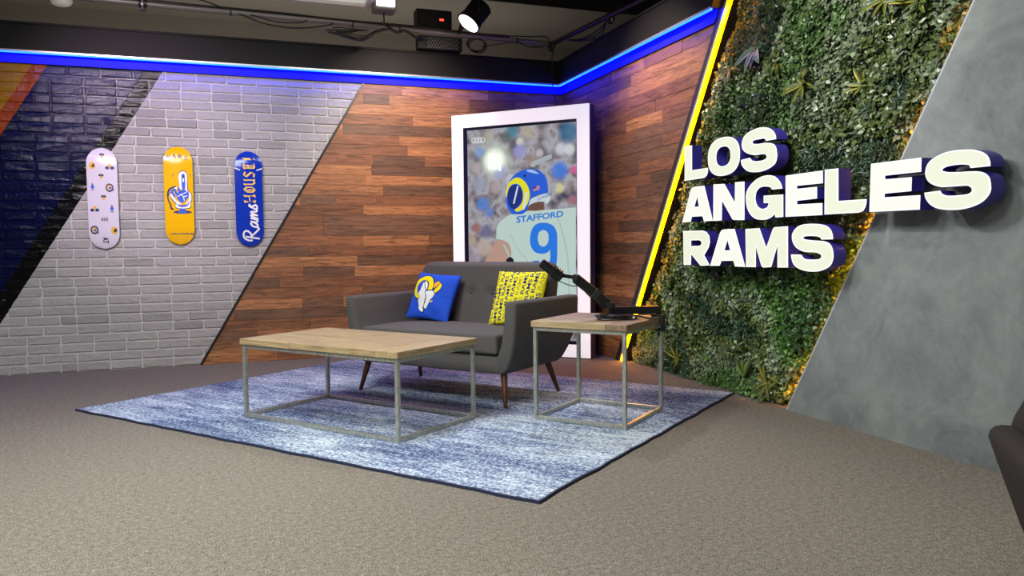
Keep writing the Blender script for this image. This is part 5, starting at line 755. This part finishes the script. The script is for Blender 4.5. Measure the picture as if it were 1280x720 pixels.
# ---------------------------------------------------------------- sofa and armchair
def sofa(loc, rz, hw, label, name, cat, mat, buttons, legmat, aw=.091, shift=0, straight=False):
    root = empty(name, loc, rz, label, cat); o2 = hw-.63
    xz = lambda u, v_, t_: (u, t_, v_)
    def arm(sg):
        R0 = .024; prof = [(hw-.06, .222), (hw-.012, .228), (hw+.022, .26), (hw+.055, .33), (hw+.08, .42), (hw+.095, .52), (hw+.103, .62)]
        prof += [(hw+.105-R0+R0*math.cos(q), .695-R0+R0*math.sin(q)) for q in (0, .5, 1.05, 1.57)]+[(hw+.105-aw+R0-R0*math.sin(q), .695-R0+R0*math.cos(q)) for q in (0, .5, 1.05, 1.57)]+[(hw+.099-aw, .56), (hw-.02, .42), (hw-.06, .33)]
        if straight: prof = [(hw-.07, .222), (hw-.04, .228), (hw+.02, .40), (hw+.06, .52), (hw+.09, .62)]+prof[7:]
        n_ = len(prof); nor = []
        for i in range(n_):
            e_ = Vector(prof[(i+1) % n_])-Vector(prof[i-1]); e_.normalize(); nor.append(Vector((e_.y, -e_.x)))
        m_ = MB(); vv = []
        for (end, off, ins) in ((0, 0, .022), (0, .0035, .010), (0, .012, .003), (0, .026, 0), (1, -.026, 0), (1, -.012, .003), (1, -.0035, .010), (1, 0, .022)):
            for (u, v_), nr_ in zip(prof, nor):
                t0 = -.034+.03*(1-(v_-.2)/.49)**2; t1 = .70+.10*min(1, (v_-.2)/.30)-(.16*max(0, (.66-v_)/.44) if straight else 0); vv.append((sg*(u-nr_.x*ins), (t1 if end else t0)+off, v_-nr_.y*ins))
        ff = [(k*n_+i, k*n_+(i+1) % n_, (k+1)*n_+(i+1) % n_, (k+1)*n_+i) for k in range(7) for i in range(n_)]+[tuple(range(n_))[::-1], tuple(range(7*n_, 8*n_))]
        m_.add(vv, ff).build('armrest', mat, root, smooth=True)
    arm(1); arm(-1)
    MB().box((-hw+.02, -.004, .222), (hw-.02, .71, .348), 0, .022).build('seat_base', mat, root, smooth=True)
    # cushion with crowned top
    bm = bmesh.new(); bmesh.ops.create_cube(bm, size=1)
    for v_ in bm.verts: v_.co = Vector((v_.co.x*2*(hw+.039-aw), .285+v_.co.y*.62, .415+v_.co.z*.13))
    bmesh.ops.subdivide_edges(bm, edges=bm.edges[:], cuts=6, use_grid_fill=True)
    for v_ in bm.verts:
        u = v_.co.x/(hw+.039-aw); w_ = (v_.co.y-.285)/.31; k = (1-u**4)*(1-w_**4)
        if v_.co.z > .47: v_.co.z += .014*k
        if v_.co.y < -.02: v_.co.y -= .012*(1-u**4)*(1-((v_.co.z-.415)/.065)**2*.8)
    bmesh.ops.bevel(bm, geom=[e for e in bm.edges if len(e.link_faces) == 2 and e.calc_face_angle(0) > .9], offset=.022, segments=3, profile=.5, affect='EDGES', clamp_overlap=True)
    MB().bm(bm).build('seat_cushion', mat, root, smooth=True)
    # backrest
    W_, zb, ztp, Rr, Th = hw+.056-aw+(.065 if straight else 0), .34, .925, .085, .15; nxx, nzz = 72, 40; fr_ = []; bk = []
    zl = [zb+(ztp-zb)*(1-(1-i/nzz)**1.5) for i in range(nzz+1)]
    ul = [math.sin(math.pi/2*(-1+2*i/nxx)) for i in range(nxx+1)]
    for zz in zl:
        Wz = W_-((.45*max(0, .69-zz)+.55*max(0, zz-.69)) if straight else 0); q = max(0, zz-(ztp-Rr)); wz = Wz-Rr+math.sqrt(max(0, Rr*Rr-q*q))
        for u in ul:
            x_ = u*wz; dd = min(wz-abs(x_), ztp-zz); dd = min(dd/.04, 1); hgt = max(.02, math.sqrt(max(0, 1-(1-dd)**2)))*Th
            yc = .625+shift+.115*(zz-.34)/.58; dim = 0
            for bx, bz in buttons: r2_ = ((x_-bx)**2+(zz-bz)**2); dim += .022*math.exp(-r2_/.0012)+.006*math.exp(-((x_-bx)/.02)**2)*(1 if zz < bz else math.exp(-((zz-bz)/.05)**2))
            fr_.append((x_, yc-hgt/2+dim, zz)); bk.append((x_, yc+hgt/2, zz))
    nn = nxx+1; f = []; kk = len(fr_)
    for j in range(nzz):
        for i in range(nxx): q = (j*nn+i, j*nn+i+1, (j+1)*nn+i+1, (j+1)*nn+i); f.append(q); f.append(tuple(a+kk for a in q[::-1]))
    for j in range(nzz): f.append((j*nn, (j+1)*nn, (j+1)*nn+kk, j*nn+kk)); f.append((j*nn+nxx, j*nn+nxx+kk, (j+1)*nn+nxx+kk, (j+1)*nn+nxx))
    for i in range(nxx): f.append((nzz*nn+i, nzz*nn+i+1, nzz*nn+i+1+kk, nzz*nn+i+kk)); f.append((i, i+kk, i+1+kk, i+1))
    bo = mk('backrest', fr_+bk, f, mat, root, True)
    for bx, bz in buttons:
        bm = bmesh.new(); bmesh.ops.create_uvsphere(bm, u_segments=10, v_segments=6, radius=.011)
        MB().bm(bm, 0, Matrix.Translation((bx, shift+.625+.115*(bz-.34)/.58-Th/2+.017, bz)) @ Matrix.Diagonal((1, .6, 1, 1))).build('button', mat, bo, smooth=True)
    for (sx, y0, y1) in ((1, .03, .0), (-1, .03, .0), (1, .60, .68), (-1, .60, .68)):
        MB().tube([(sx*(hw-.045), y0+.02 if y0 < .1 else y0, .235), (sx*(hw-.0), y1, ZR)], [.024, .013], 12).build('leg', legmat, root, smooth=True)
    return root
sa = Vector((math.cos(R2(127.6)), math.sin(R2(127.6)), 0)); sb = Vector((sa.y, -sa.x, 0)); so_loc = Vector((1.566, 4.59, 0))+sa*.63; srz = R2(127.6-180)
sofa(so_loc, srz, .63, 'charcoal two-seat sofa with tapered wooden legs on the rug', 'loveseat', 'sofa', M['sofa'], [(-.46, .70), (-.28, .70), (-.095, .70), (.095, .70), (.28, .70), (.46, .70)], M['walnut'])
ca_ = Vector((math.cos(R2(140)), math.sin(R2(140)), 0)); cb_ = Vector((ca_.y, -ca_.x, 0)); hwc = .30
cor = Vector((1.376, 1.098, 0)); cl = cor-ca_*(hwc+.098)-cb_*.80
sofa(cl, R2(140-180), hwc, 'dark charcoal armchair cut off by the right frame edge', 'armchair', 'armchair', M['chair'], [(-.1, .70), (.1, .70)], M['walnut'], .06, .10, True)
# ---------------------------------------------------------------- pillows
SMAT = Matrix.Translation(so_loc) @ Matrix.Rotation(srz, 4, 'Z')
def raster(shapes_tris, n):
    """grid cell -> colour index, from [(index, verts, tris)] in unit square"""
    g_ = np.zeros((n, n), np.int32); c_ = (np.arange(n)+.5)/n; U, V_ = np.meshgrid(c_, c_)
    for idx, vv, tt in shapes_tris:
        vv = np.asarray(vv, float)
        for t_ in tt:
            pts = vv[list(t_)]; mn = np.clip(((pts.min(0))*n-1).astype(int), 0, n); mx = np.clip((pts.max(0)*n+2).astype(int), 0, n)
            if mx[0] <= mn[0] or mx[1] <= mn[1]: continue
            sl = (slice(mn[1], mx[1]), slice(mn[0], mx[0])); u = U[sl]; w_ = V_[sl]
            for k in range(1, len(pts)-1):
                a, b, c0 = pts[0], pts[k], pts[k+1]
                d1 = (b[0]-a[0])*(w_-a[1])-(b[1]-a[1])*(u-a[0]); d2 = (c0[0]-b[0])*(w_-b[1])-(c0[1]-b[1])*(u-b[0]); d3 = (a[0]-c0[0])*(w_-c0[1])-(a[1]-c0[1])*(u-c0[0])
                ins = ((d1 >= 0) & (d2 >= 0) & (d3 >= 0)) | ((d1 <= 0) & (d2 <= 0) & (d3 <= 0)); g_[sl][ins] = idx
    return g_
def pillow(corners, thick, n, grid, mats, label, wr, seed, backmat):
    bl_, br_, tr_, tl_ = [Vector(p) for p in corners]; cen = (bl_+br_+tr_+tl_)/4; ex = ((br_-bl_)+(tr_-tl_))/2; ey = ((tl_-bl_)+(tr_-br_))/2; nz = ex.cross(ey).normalized()   # towards the room
    Wp, Hp = ex.length, ey.length; exn = ex.normalized(); eyn = nz.cross(exn)
    mw = SMAT @ Matrix.Translation(cen) @ Matrix((exn, eyn, nz)).transposed().to_4x4()
    v = []; f = []; fm = []; r = np.random.default_rng(seed)
    us = np.linspace(-1, 1, n+1); U, V_ = np.meshgrid(us, us); e = (1-U**2)*(1-V_**2)
    hgt = thick/2*np.clip(e, 0, 1)**.42*(1+.0*U); wn = np.zeros_like(U)
    for k in range(9):
        a = r.random()*6.28; fr_ = r.uniform(3, 9); wn += np.sin(fr_*(U*np.cos(a)+V_*np.sin(a))+r.random()*6+1.5*np.sin(2*V_+k))*r.uniform(.3, 1)
    wn = wn*wr*np.clip(e*3, 0, 1)*(.4+.6*(V_ < 0))
    X_ = U*Wp/2*(1-.05*(1-V_**2)); Y_ = V_*Hp/2*(1-.05*(1-U**2))
    for s_ in (1, -1):
        Z_ = s_*(hgt+.002)+(wn if s_ > 0 else 0); v += list(zip(X_.ravel(), Y_.ravel(), Z_.ravel()))
    nn = n+1; kk = nn*nn
    for j in range(n):
        for i in range(n):
            q = (j*nn+i, j*nn+i+1, (j+1)*nn+i+1, (j+1)*nn+i); f.append(q); fm.append(int(grid[j, i]))
    st_ = 4
    for j in range(0, n, st_):
        for i in range(0, n, st_): f.append(tuple(a+kk for a in (j*nn+i, (j+st_)*nn+i, (j+st_)*nn+i+st_, j*nn+i+st_))); fm.append(0)
    rim_ = [i for i in range(n)]+[j*nn+n for j in range(n)]+[n*nn+i for i in range(n, 0, -1)]+[j*nn for j in range(n, 0, -1)]
    for i in range(len(rim_)): a, b = rim_[i], rim_[(i+1) % len(rim_)]; f.append((a, a+kk, b+kk, b)); fm.append(0)
    o = mk('throw_pillow', v, f, mats, None, True, fm); o.matrix_world = mw; tag(o, label, 'pillow', 'throw pillows on the sofa'); return o
n = 200; lc = {'n': 1, 'y': 2, 'w': 3, 'o': 4, 'b': 0}; sh = []
for cc, pts in RAMLOGO: vv, tt = tess([pts]); sh.append((lc[cc], vv, tt))
def fabm(name, rgb): 
    if name not in M: M[name] = fabric(name, rgb, .8, 300)
    return M[name]
pillow([(-.575, .425, .50), (-.155, .425, .488), (-.135, .575, .815), (-.515, .585, .85)], .12, n, raster(sh, n),
       [fabm('royal_blue_cloth', (32, 78, 198)), fabm('navy_print', (14, 36, 96)), fabm('yellow_print', (252, 216, 24)), fabm('white_print', (226, 230, 226)), fabm('orange_print', (250, 172, 36))],
       'royal blue throw pillow with yellow and white ram emblem, left on the sofa', .0036, 5, None)
sh = []; gv, gt = text2d('RAMS', .02); r_ = random.Random(4); ncol = 10
for k in range(ncol):
    w_ = -r_.uniform(0, .4)-.1; u0 = (k+.14)/ncol; u1 = (k+.86)/ncol
    while w_ < 1:
        L_ = .40; 
        vv = np.stack([u1-(u1-u0)*gv[:, 1], w_+L_*gv[:, 0]], 1); sh.append((2 if r_.random() < .25 else 1, vv, gt)); w_ += L_+.05
pillow([(.205, .425, .49), (.615, .425, .49), (.622, .58, .865), (.212, .58, .86)], .12, n, raster(sh, n),
       [fabm('yellow_cloth', (250, 226, 40)), fabm('navy_word_print', (24, 34, 104)), fabm('olive_word_print', (176, 166, 60))], 'yellow throw pillow printed with navy words, behind the right armrest', .0016, 8, None)
# ---------------------------------------------------------------- microphone arm on the side table
mic = empty('microphone_arm', (2.30, 4.02, .60), 0, 'black microphone on a low jointed boom arm clamped to the side table', 'microphone')
SM = Matrix.Translation(st_c) @ Matrix.Rotation(st_rz, 4, 'Z')
def wadd(o): return world_child(o, mic)
Xs = .607/2; cy_ = .235; ztop = st_h
m = MB(); m.box((Xs-.055, cy_-.022, ztop+.0005), (Xs+.022, cy_+.022, ztop+.016), 0, .002); m.box((Xs+.003, cy_-.022, ztop-.085), (Xs+.020, cy_+.022, ztop+.01), 0, .002); m.box((Xs-.035, cy_-.018, ztop-.088), (Xs+.018, cy_+.018, ztop-.074), 0, .002); m.tube([(Xs-.012, cy_, ztop-.12), (Xs-.012, cy_, ztop-.068)], .006, 8)
m.v = [tuple(SM @ Vector(p)) for p in m.v]; wadd(m.build('clamp', M['black_matte']))
P0 = SM @ Vector((Xs-.015, cy_, ztop+.045)); P1 = Vector((2.092, 4.146, .650))
def bar(a, b, w_, h_, ch=.004, upv=Vector((0, 0, 1))):
    a, b = Vector(a), Vector(b); d_ = (b-a); L_ = d_.length; d_.normalize(); s_ = d_.cross(upv).normalized(); u_ = s_.cross(d_)
    m_ = MB().box((0, -w_/2, -h_/2), (L_, w_/2, h_/2), 0, ch); T_ = Matrix.Translation(a) @ Matrix((d_, s_*-1, u_)).transposed().to_4x4(); m_.v = [tuple(T_ @ Vector(p)) for p in m_.v]; return m_
wadd(MB().tube([P0+Vector((0, 0, -.05)), P0+Vector((0, 0, .012))], .016, 12).build('swivel_post', M['black_matte'], smooth=True))
wadd(bar(P0, P1, .044, .046).build('lower_boom', M['black_plastic']))
wadd(MB().tube([P1+Vector((0, 0, -.020)), P1+Vector((0, 0, .045))], .021, 14).build('elbow', M['black_plastic'], smooth=True))
E0 = Vector((2.078, 4.154, .685)); S0 = Vector((1.890, 4.230, .850))
m = bar(E0, S0, .040, .060, .010); m_ = bar(E0+(S0-E0)*.30, E0+(S0-E0)*.45, .044, .066, .004); wadd(m.build('upper_boom', M['black_plastic'])); wadd(m_.build('sleeve', M['black_matte'])); K0 = Vector((1.802, 4.258, .866))
wadd(bar(S0+(S0-E0).normalized()*-.01+Vector((0, 0, .006)), K0, .020, .022, .004).build('link_arm', M['black_plastic']))
for J_ in (S0, E0): wadd(MB().tube([J_+Vector((-.014, -.034, 0)), J_+Vector((.014, .034, 0))], .02, 12).build('joint_knob', M['black_matte'], smooth=True))
A_ = Vector((1.795, 4.246, .862)); B_ = Vector((1.700, 4.280, .938)); dm = (B_-A_).normalized()
wadd(MB().tube([A_-dm*.022, A_-dm*.015, A_+dm*.03, A_+dm*.035, A_+dm*.10, B_+dm*.004, B_+dm*.010], [.016, .030, .034, .029, .029, .027, .018], 16).build('microphone_body', M['black_plastic'], smooth=True))
m = MB()
for k in (.0, .018, .036, .052): 
    p = A_+dm*k; m.tube([p-dm*.003, p+dm*.003], .040, 14)
m.tube([A_+Vector((0, 0, -.034)), A_+Vector((0, 0, .034))], .006, 8); wadd(m.build('shock_mount', M['black_matte'], smooth=True))
wadd(MB().tube(smooth_path([A_-dm*.02, K0+Vector((0, 0, -.035)), S0+Vector((-.02, 0, -.05)), S0+Vector((.03, 0, -.055)), (S0+E0)/2+Vector((0, 0, -.045)), E0+Vector((-.03, 0, -.02)), E0+Vector((-.01, -.02, -.055)), (2.09, 4.10, .608)], 6), .0028, 6).build('microphone_cable', M['rubber'], smooth=True))
# coil of cable lying on the table
cc = Vector((2.10, 4.10, ztop+ZR)); r_ = random.Random(3); pts = []
for k in range(70):
    a = k/70*2*math.pi*6; rr = .066+.016*math.sin(a*.37)+.006*r_.uniform(-1, 1); pts.append(cc+sa*0+Vector((math.cos(a)*rr*1.5*.943, -math.cos(a)*rr*1.5*.332, 0))+Vector((math.sin(a)*rr*.331, math.sin(a)*rr*.942, 0))*1.1+Vector((0, 0, .007+.0045*(k//12)+.001*math.sin(a*3))))
pts += [cc+Vector((.17, -.08, .006)), cc+Vector((.21, -.06, .006)), cc+Vector((.24, -.02, .006))]
# keep it on the tabletop
cable = MB().tube(smooth_path(pts, 4), .0046, 6).build('coiled_cable', M['rubber'], smooth=True); tag(cable, 'black cable coiled flat on the side table top under the boom', 'cable')
pg = SM @ Vector((Xs-.10, -.02, ztop+.0)); xl = empty('cable_connector', pg, st_rz, 'silver cable connector lying beside the coiled cable', 'connector')
MB().tube([(-.03, 0, .010), (-.01, 0, .010), (-.008, 0, .010), (.03, 0, .010)], [.006, .006, .0095, .0095], 12).build('housing', M['alu'], xl, smooth=True); MB().tube([(-.055, .0, .008), (-.03, 0, .010)], .0045, 8).build('boot', M['rubber'], xl, smooth=True)
# ---------------------------------------------------------------- overhead rig
zp = 3.05
p1 = MB().tube([(-3.2, 7.10, zp+.05), (2.995, 7.245, zp)], .024, 12); pp = p1.build('rigging_pipe', M['pipe'], smooth=True); tag(pp, 'long grey overhead pipe running above the back fascia', 'pipe')
p2 = MB().tube([(2.995, 7.245, zp), (3.42, 4.1, zp+.02)], .024, 12).build('rigging_pipe', M['dark_pipe'], smooth=True); tag(p2, 'dark overhead pipe running above the right fascia towards the plants', 'pipe')
def clampo(p, label):
    r = empty('pipe_clamp', p, 0, label, 'clamp'); MB().tube([(-.03, 0, 0), (.03, 0, 0)], .036, 12).box((-.02, -.02, -.06), (.02, .02, -.03), 0, .003).build('collar', M['dark_pipe'], r, smooth=True)
    MB().tube([(0, -.05, -.02), (0, .05, -.02)], .009, 8).tube([(.0, -.03, .03), (0, -.03, -.05)], .008, 8).build('bolt', M['alu'], r, smooth=True); return r
hp = MB().tube([(-.70, 7.16, zp+.03), (-.70, 7.16, 3.5)], .026, 12).build('hanger_pipe', M['dark_pipe'], smooth=True); tag(hp, 'short dark hanger pipe at top left dropping to the long grey pipe', 'pipe')
clampo((-.70, 7.15, zp+.03), 'bolted clamp at the foot of the top left hanger pipe'); clampo((2.995, 7.245, zp-.01), 'bolted clamp where the two pipes meet over the corner'); clampo((3.15, 6.25, zp+.005), 'bolted clamp on the dark pipe above the right fascia')
MBc = MB().tube(smooth_path([(2.99, 7.20, zp-.03), (2.985, 7.21, 2.8), (2.99, 7.20, 2.6), (2.985, 7.12, 2.40), (2.75, 6.95, 2.29)], 6), .005, 6).build('hanging_cable', M['rubber'], smooth=True); tag(MBc, 'thin black cable dropping from the corner clamp behind the display', 'cable')
sd = empty('smoke_detector', (-1.585, 8.74, 3.5), 0, 'round white smoke detector on the ceiling at top left', 'smoke detector')
MB().tube([(0, 0, 0), (0, 0, -.02), (0, 0, -.045), (0, 0, -.06)], [.10, .10, .085, .05], 20).build('body', flat('white_plastic', (228, 222, 220), .5), sd, smooth=True)
# suspended white light panel
lp = empty('suspended_light', (.45, 6.6, 3.2), 0, 'suspended white light panel cut off by the top frame edge', 'light panel')
m = MB(); x0, x1, y0, y1 = -.75, .72, -.5, .545
for a, b in (((x0, y0, 0), (x1, y0+.05, .07)), ((x0, y1-.05, 0), (x1, y1, .07)), ((x0, y0+.05, 0), (x0+.05, y1-.05, .07)), ((x1-.05, y0+.05, 0), (x1, y1-.05, .07))): m.box(a, b, 0, .004)
m.build('frame', flat('white_enamel', (232, 230, 222), .5), lp); MB().box((x0+.05, y0+.05, .03), (x1-.05, y1-.05, .07)).build('diffuser', emit('panel_diffuser', (1, .98, .92, 1), .35, lin((225, 225, 218))), lp)
for hx in (x1-.1, x0+.1): MB().tube([(hx, y1-.1, .07), (hx, y1-.1, .3)], .004, 6).build('hanger_wire', M['alu'], lp)
wl = empty('work_light', (1.28, 7.0, 3.14), 0, 'small bright work light beside the white light panel', 'lamp')
MB().box((-.10, -.08, 0), (.10, .10, .09), 0, .015).build('housing', M['pipe'], wl); MB().box((-.08, -.10, .03), (.08, -.079, .2)).build('lens', emit('work_light_lens', (1, .98, .9, 1), 3), wl); MB().tube([(0, .02, -.10), (0, .02, .36)], .008, 8).build('stem', M['dark_pipe'], wl)
# stage spotlight and its power boxes
spl = empty('stage_spotlight', (2.03, 6.9, 3.07), 0, 'black stage spotlight with glowing lens hung from the pipe', 'spotlight')
dv = Vector((-.56, -.08, -.72)).normalized(); c0 = Vector((.03, -.08, .05))
m = MB(); m.tube([c0-dv*.15, c0-dv*.13, c0-dv*.02, c0, c0+dv*.075, c0+dv*.085], [.05, .085, .092, .10, .115, .118], 18); m.build('housing', M['black_matte'], spl, smooth=True)
MB().tube([c0+dv*.082, c0+dv*.088], .100, 18).build('lens', emit('spotlight_lens', (1, .9, .78, 1), 9), spl)
m = MB()
for k in range(5): p = c0-dv*(.03+.025*k); m.tube([p, p+dv*.006], .104, 14)
m.build('cooling_fin', M['black_matte'], spl)
sdv = dv.cross(Vector((0, 0, 1))).normalized()
m = MB().tube(smooth_path([c0+sdv*.12, c0+sdv*.12+Vector((0, .05, .12)), Vector((.0, .3, .0)), c0-sdv*.12+Vector((0, .05, .12)), c0-sdv*.12], 6), .010, 8); m.build('yoke', M['black_matte'], spl, smooth=True)
pb = empty('power_box', (1.80, 7.30, 3.08), 0, 'black power box with a red light, above the pipe', 'power box'); MB().box((-.17, -.06, .02), (.17, .08, .20), 0, .006).build('casing', M['black_matte'], pb); MB().box((.05, -.064, .10), (.09, -.058, .118)).build('indicator', emit('red_indicator', (1, .05, .03, 1), 3), pb); MB().box((-.02, -.063, .095), (.03, -.059, .115)).build('logo_plate', M['dark_pipe'], pb)
vb = empty('speaker_box', (1.86, 7.32, 2.915), 0, 'black box with perforated grille, under the pipe on the fascia', 'speaker'); MB().box((-.215, -.06, 0), (.215, .06, .125), 0, .006).build('casing', M['black_matte'], vb)
m = MB()
for r in range(5):
    for k in range(11): x_ = -.12+k*.028+(r % 2)*.014; z_ = .018+r*.021; m.tube([(x_, -.0635, z_), (x_, -.059, z_)], .0075, 6)
m.build('grille_holes', flat('grille_grey', (120, 118, 112), .5), vb)['kind'] = 'stuff'
# loose cables round the pipe
def cab(pts, r, label, cat='cable'): o = MB().tube(smooth_path(pts, 7), r, 6).build('rig_cable', M['rubber'], smooth=True); tag(o, label, cat, 'loose cables on the overhead pipes'); return o
def onp(x): return 7.10+.0234*(x+3.2)
zz = lambda x: zp+.05-.00807*(x+3.2)
cab([(x, onp(x)-.012, zz(x)+.028+.004*math.sin(x*5)) for x in [-2+.35*i for i in range(14)]], .011, 'thick black cable lying along the top of the grey pipe')
cab([(.05, 7.12, zz(0)-.02), (.25, 7.10, zz(0)-.09), (.5, 7.10, zz(0)-.11), (.75, 7.11, zz(0)-.07), (.85, 7.14, zz(0)-.03)], .006, 'sagging black cable left of the cable bunch, lowest loop')
cab([(.15, 7.12, zz(0)-.02), (.35, 7.13, zz(0)-.06), (.55, 7.14, zz(0)-.05), (.62, 7.15, zz(0)-.02)], .005, 'short sagging black cable left of the cable bunch, upper loop')
r_ = random.Random(11)
for k in range(7):
    x0_ = .78+.02*k; x1_ = 1.30+.08*r_.random(); dz = .10+.05*r_.random()
    cab([(x1_, 7.17, zz(1.2)-.02), (x1_-.12, 7.10, zz(1)-.07-.02*r_.random()), ((x0_+x1_)/2, 7.05, zz(1)-dz-.03), (x0_+.05, 7.08, zz(1)-dz), (x0_, 7.09, zz(1)-dz+.03), (x0_+.08, 7.12, zz(1)-dz+.045), (x1_-.2, 7.14, zz(1)-.06)], .005, 'looped black cable in the bunch hanging left of the boxes')
cab([(1.32, 7.18, zz(1.3)+.02), (1.42, 7.15, zz(1.3)-.05), (1.5, 7.18, zz(1.3)-.02), (1.6, 7.2, zz(1.3)-.06), (1.68, 7.24, zz(1.3)-.07)], .013, 'thick black cable knot just left of the black boxes')
for k in range(3):
    a = [(2.20+.09*math.cos(t_)+.01*k, 7.22, 2.985+.065*math.sin(t_)-.01*k) for t_ in [i*math.pi*2/10 for i in range(11)]]; cab(a, .005, 'round coil of black cable right of the perforated box')
cab([(2.25, 7.2, 2.96), (2.4, 7.2, 2.99), (2.6, 7.2, 3.03), (2.75, 7.22, 3.0), (2.9, 7.22, 3.01)], .005, 'black cable sagging under the pipe between spotlight and corner')
cab([(2.45, 7.2, 3.08), (2.6, 7.2, 3.085), (2.8, 7.22, 3.10), (2.93, 7.22, 3.11), (2.96, 7.2, 3.03)], .005, 'black cable arching over the pipe near the corner clamp')
for k in range(3): cab([(3.14, 6.3, 3.03), (3.10+.02*k, 6.45, 2.97-.02*k), (3.07, 6.7, 2.97-.01*k), (3.04, 6.95, 3.02)], .006, 'black cable sagging below the dark right pipe')
cab([(-1.2, 7.12, zz(-1)+.03), (-.8, 7.08, zz(-1)+.07), (-.3, 7.1, zz(-1)+.06), (-.05, 7.12, zz(-1)+.0)], .006, 'black cable looping over the pipe beside the hanger pipe')
for x_, tl in ((-.02, 'black tie on the grey overhead pipe nearest the top left hanger'), (1.02, 'black tie on the grey overhead pipe above the hanging cable bunch'), (1.45, 'black tie on the grey overhead pipe just left of the power box'), (2.62, 'black tie on the grey overhead pipe nearest the corner clamp')):
    o = MB().tube([(x_, onp(x_), zz(x_)), (x_+.012, onp(x_), zz(x_))], .031, 12).build('cable_tie', M['rubber'], smooth=True); tag(o, tl, 'cable tie', 'ties on the grey pipe')
# dark beam and wall details above the set
b_ = MB().box((2.1, 5.0, 3.40), (XR+1.3, 7.2, 3.5)).build('ceiling_drape', M['black_matte']); tag(b_, 'flat black panel under the ceiling above the right fascia', 'ceiling panel')
dc = MB().tube([(-6, 8.9, 3.06), (XR+1.2, 8.9, 3.06)], .05, 12).build('conduit', M['pipe'], smooth=True); tag(dc, 'grey conduit along the wall behind the set', 'conduit')
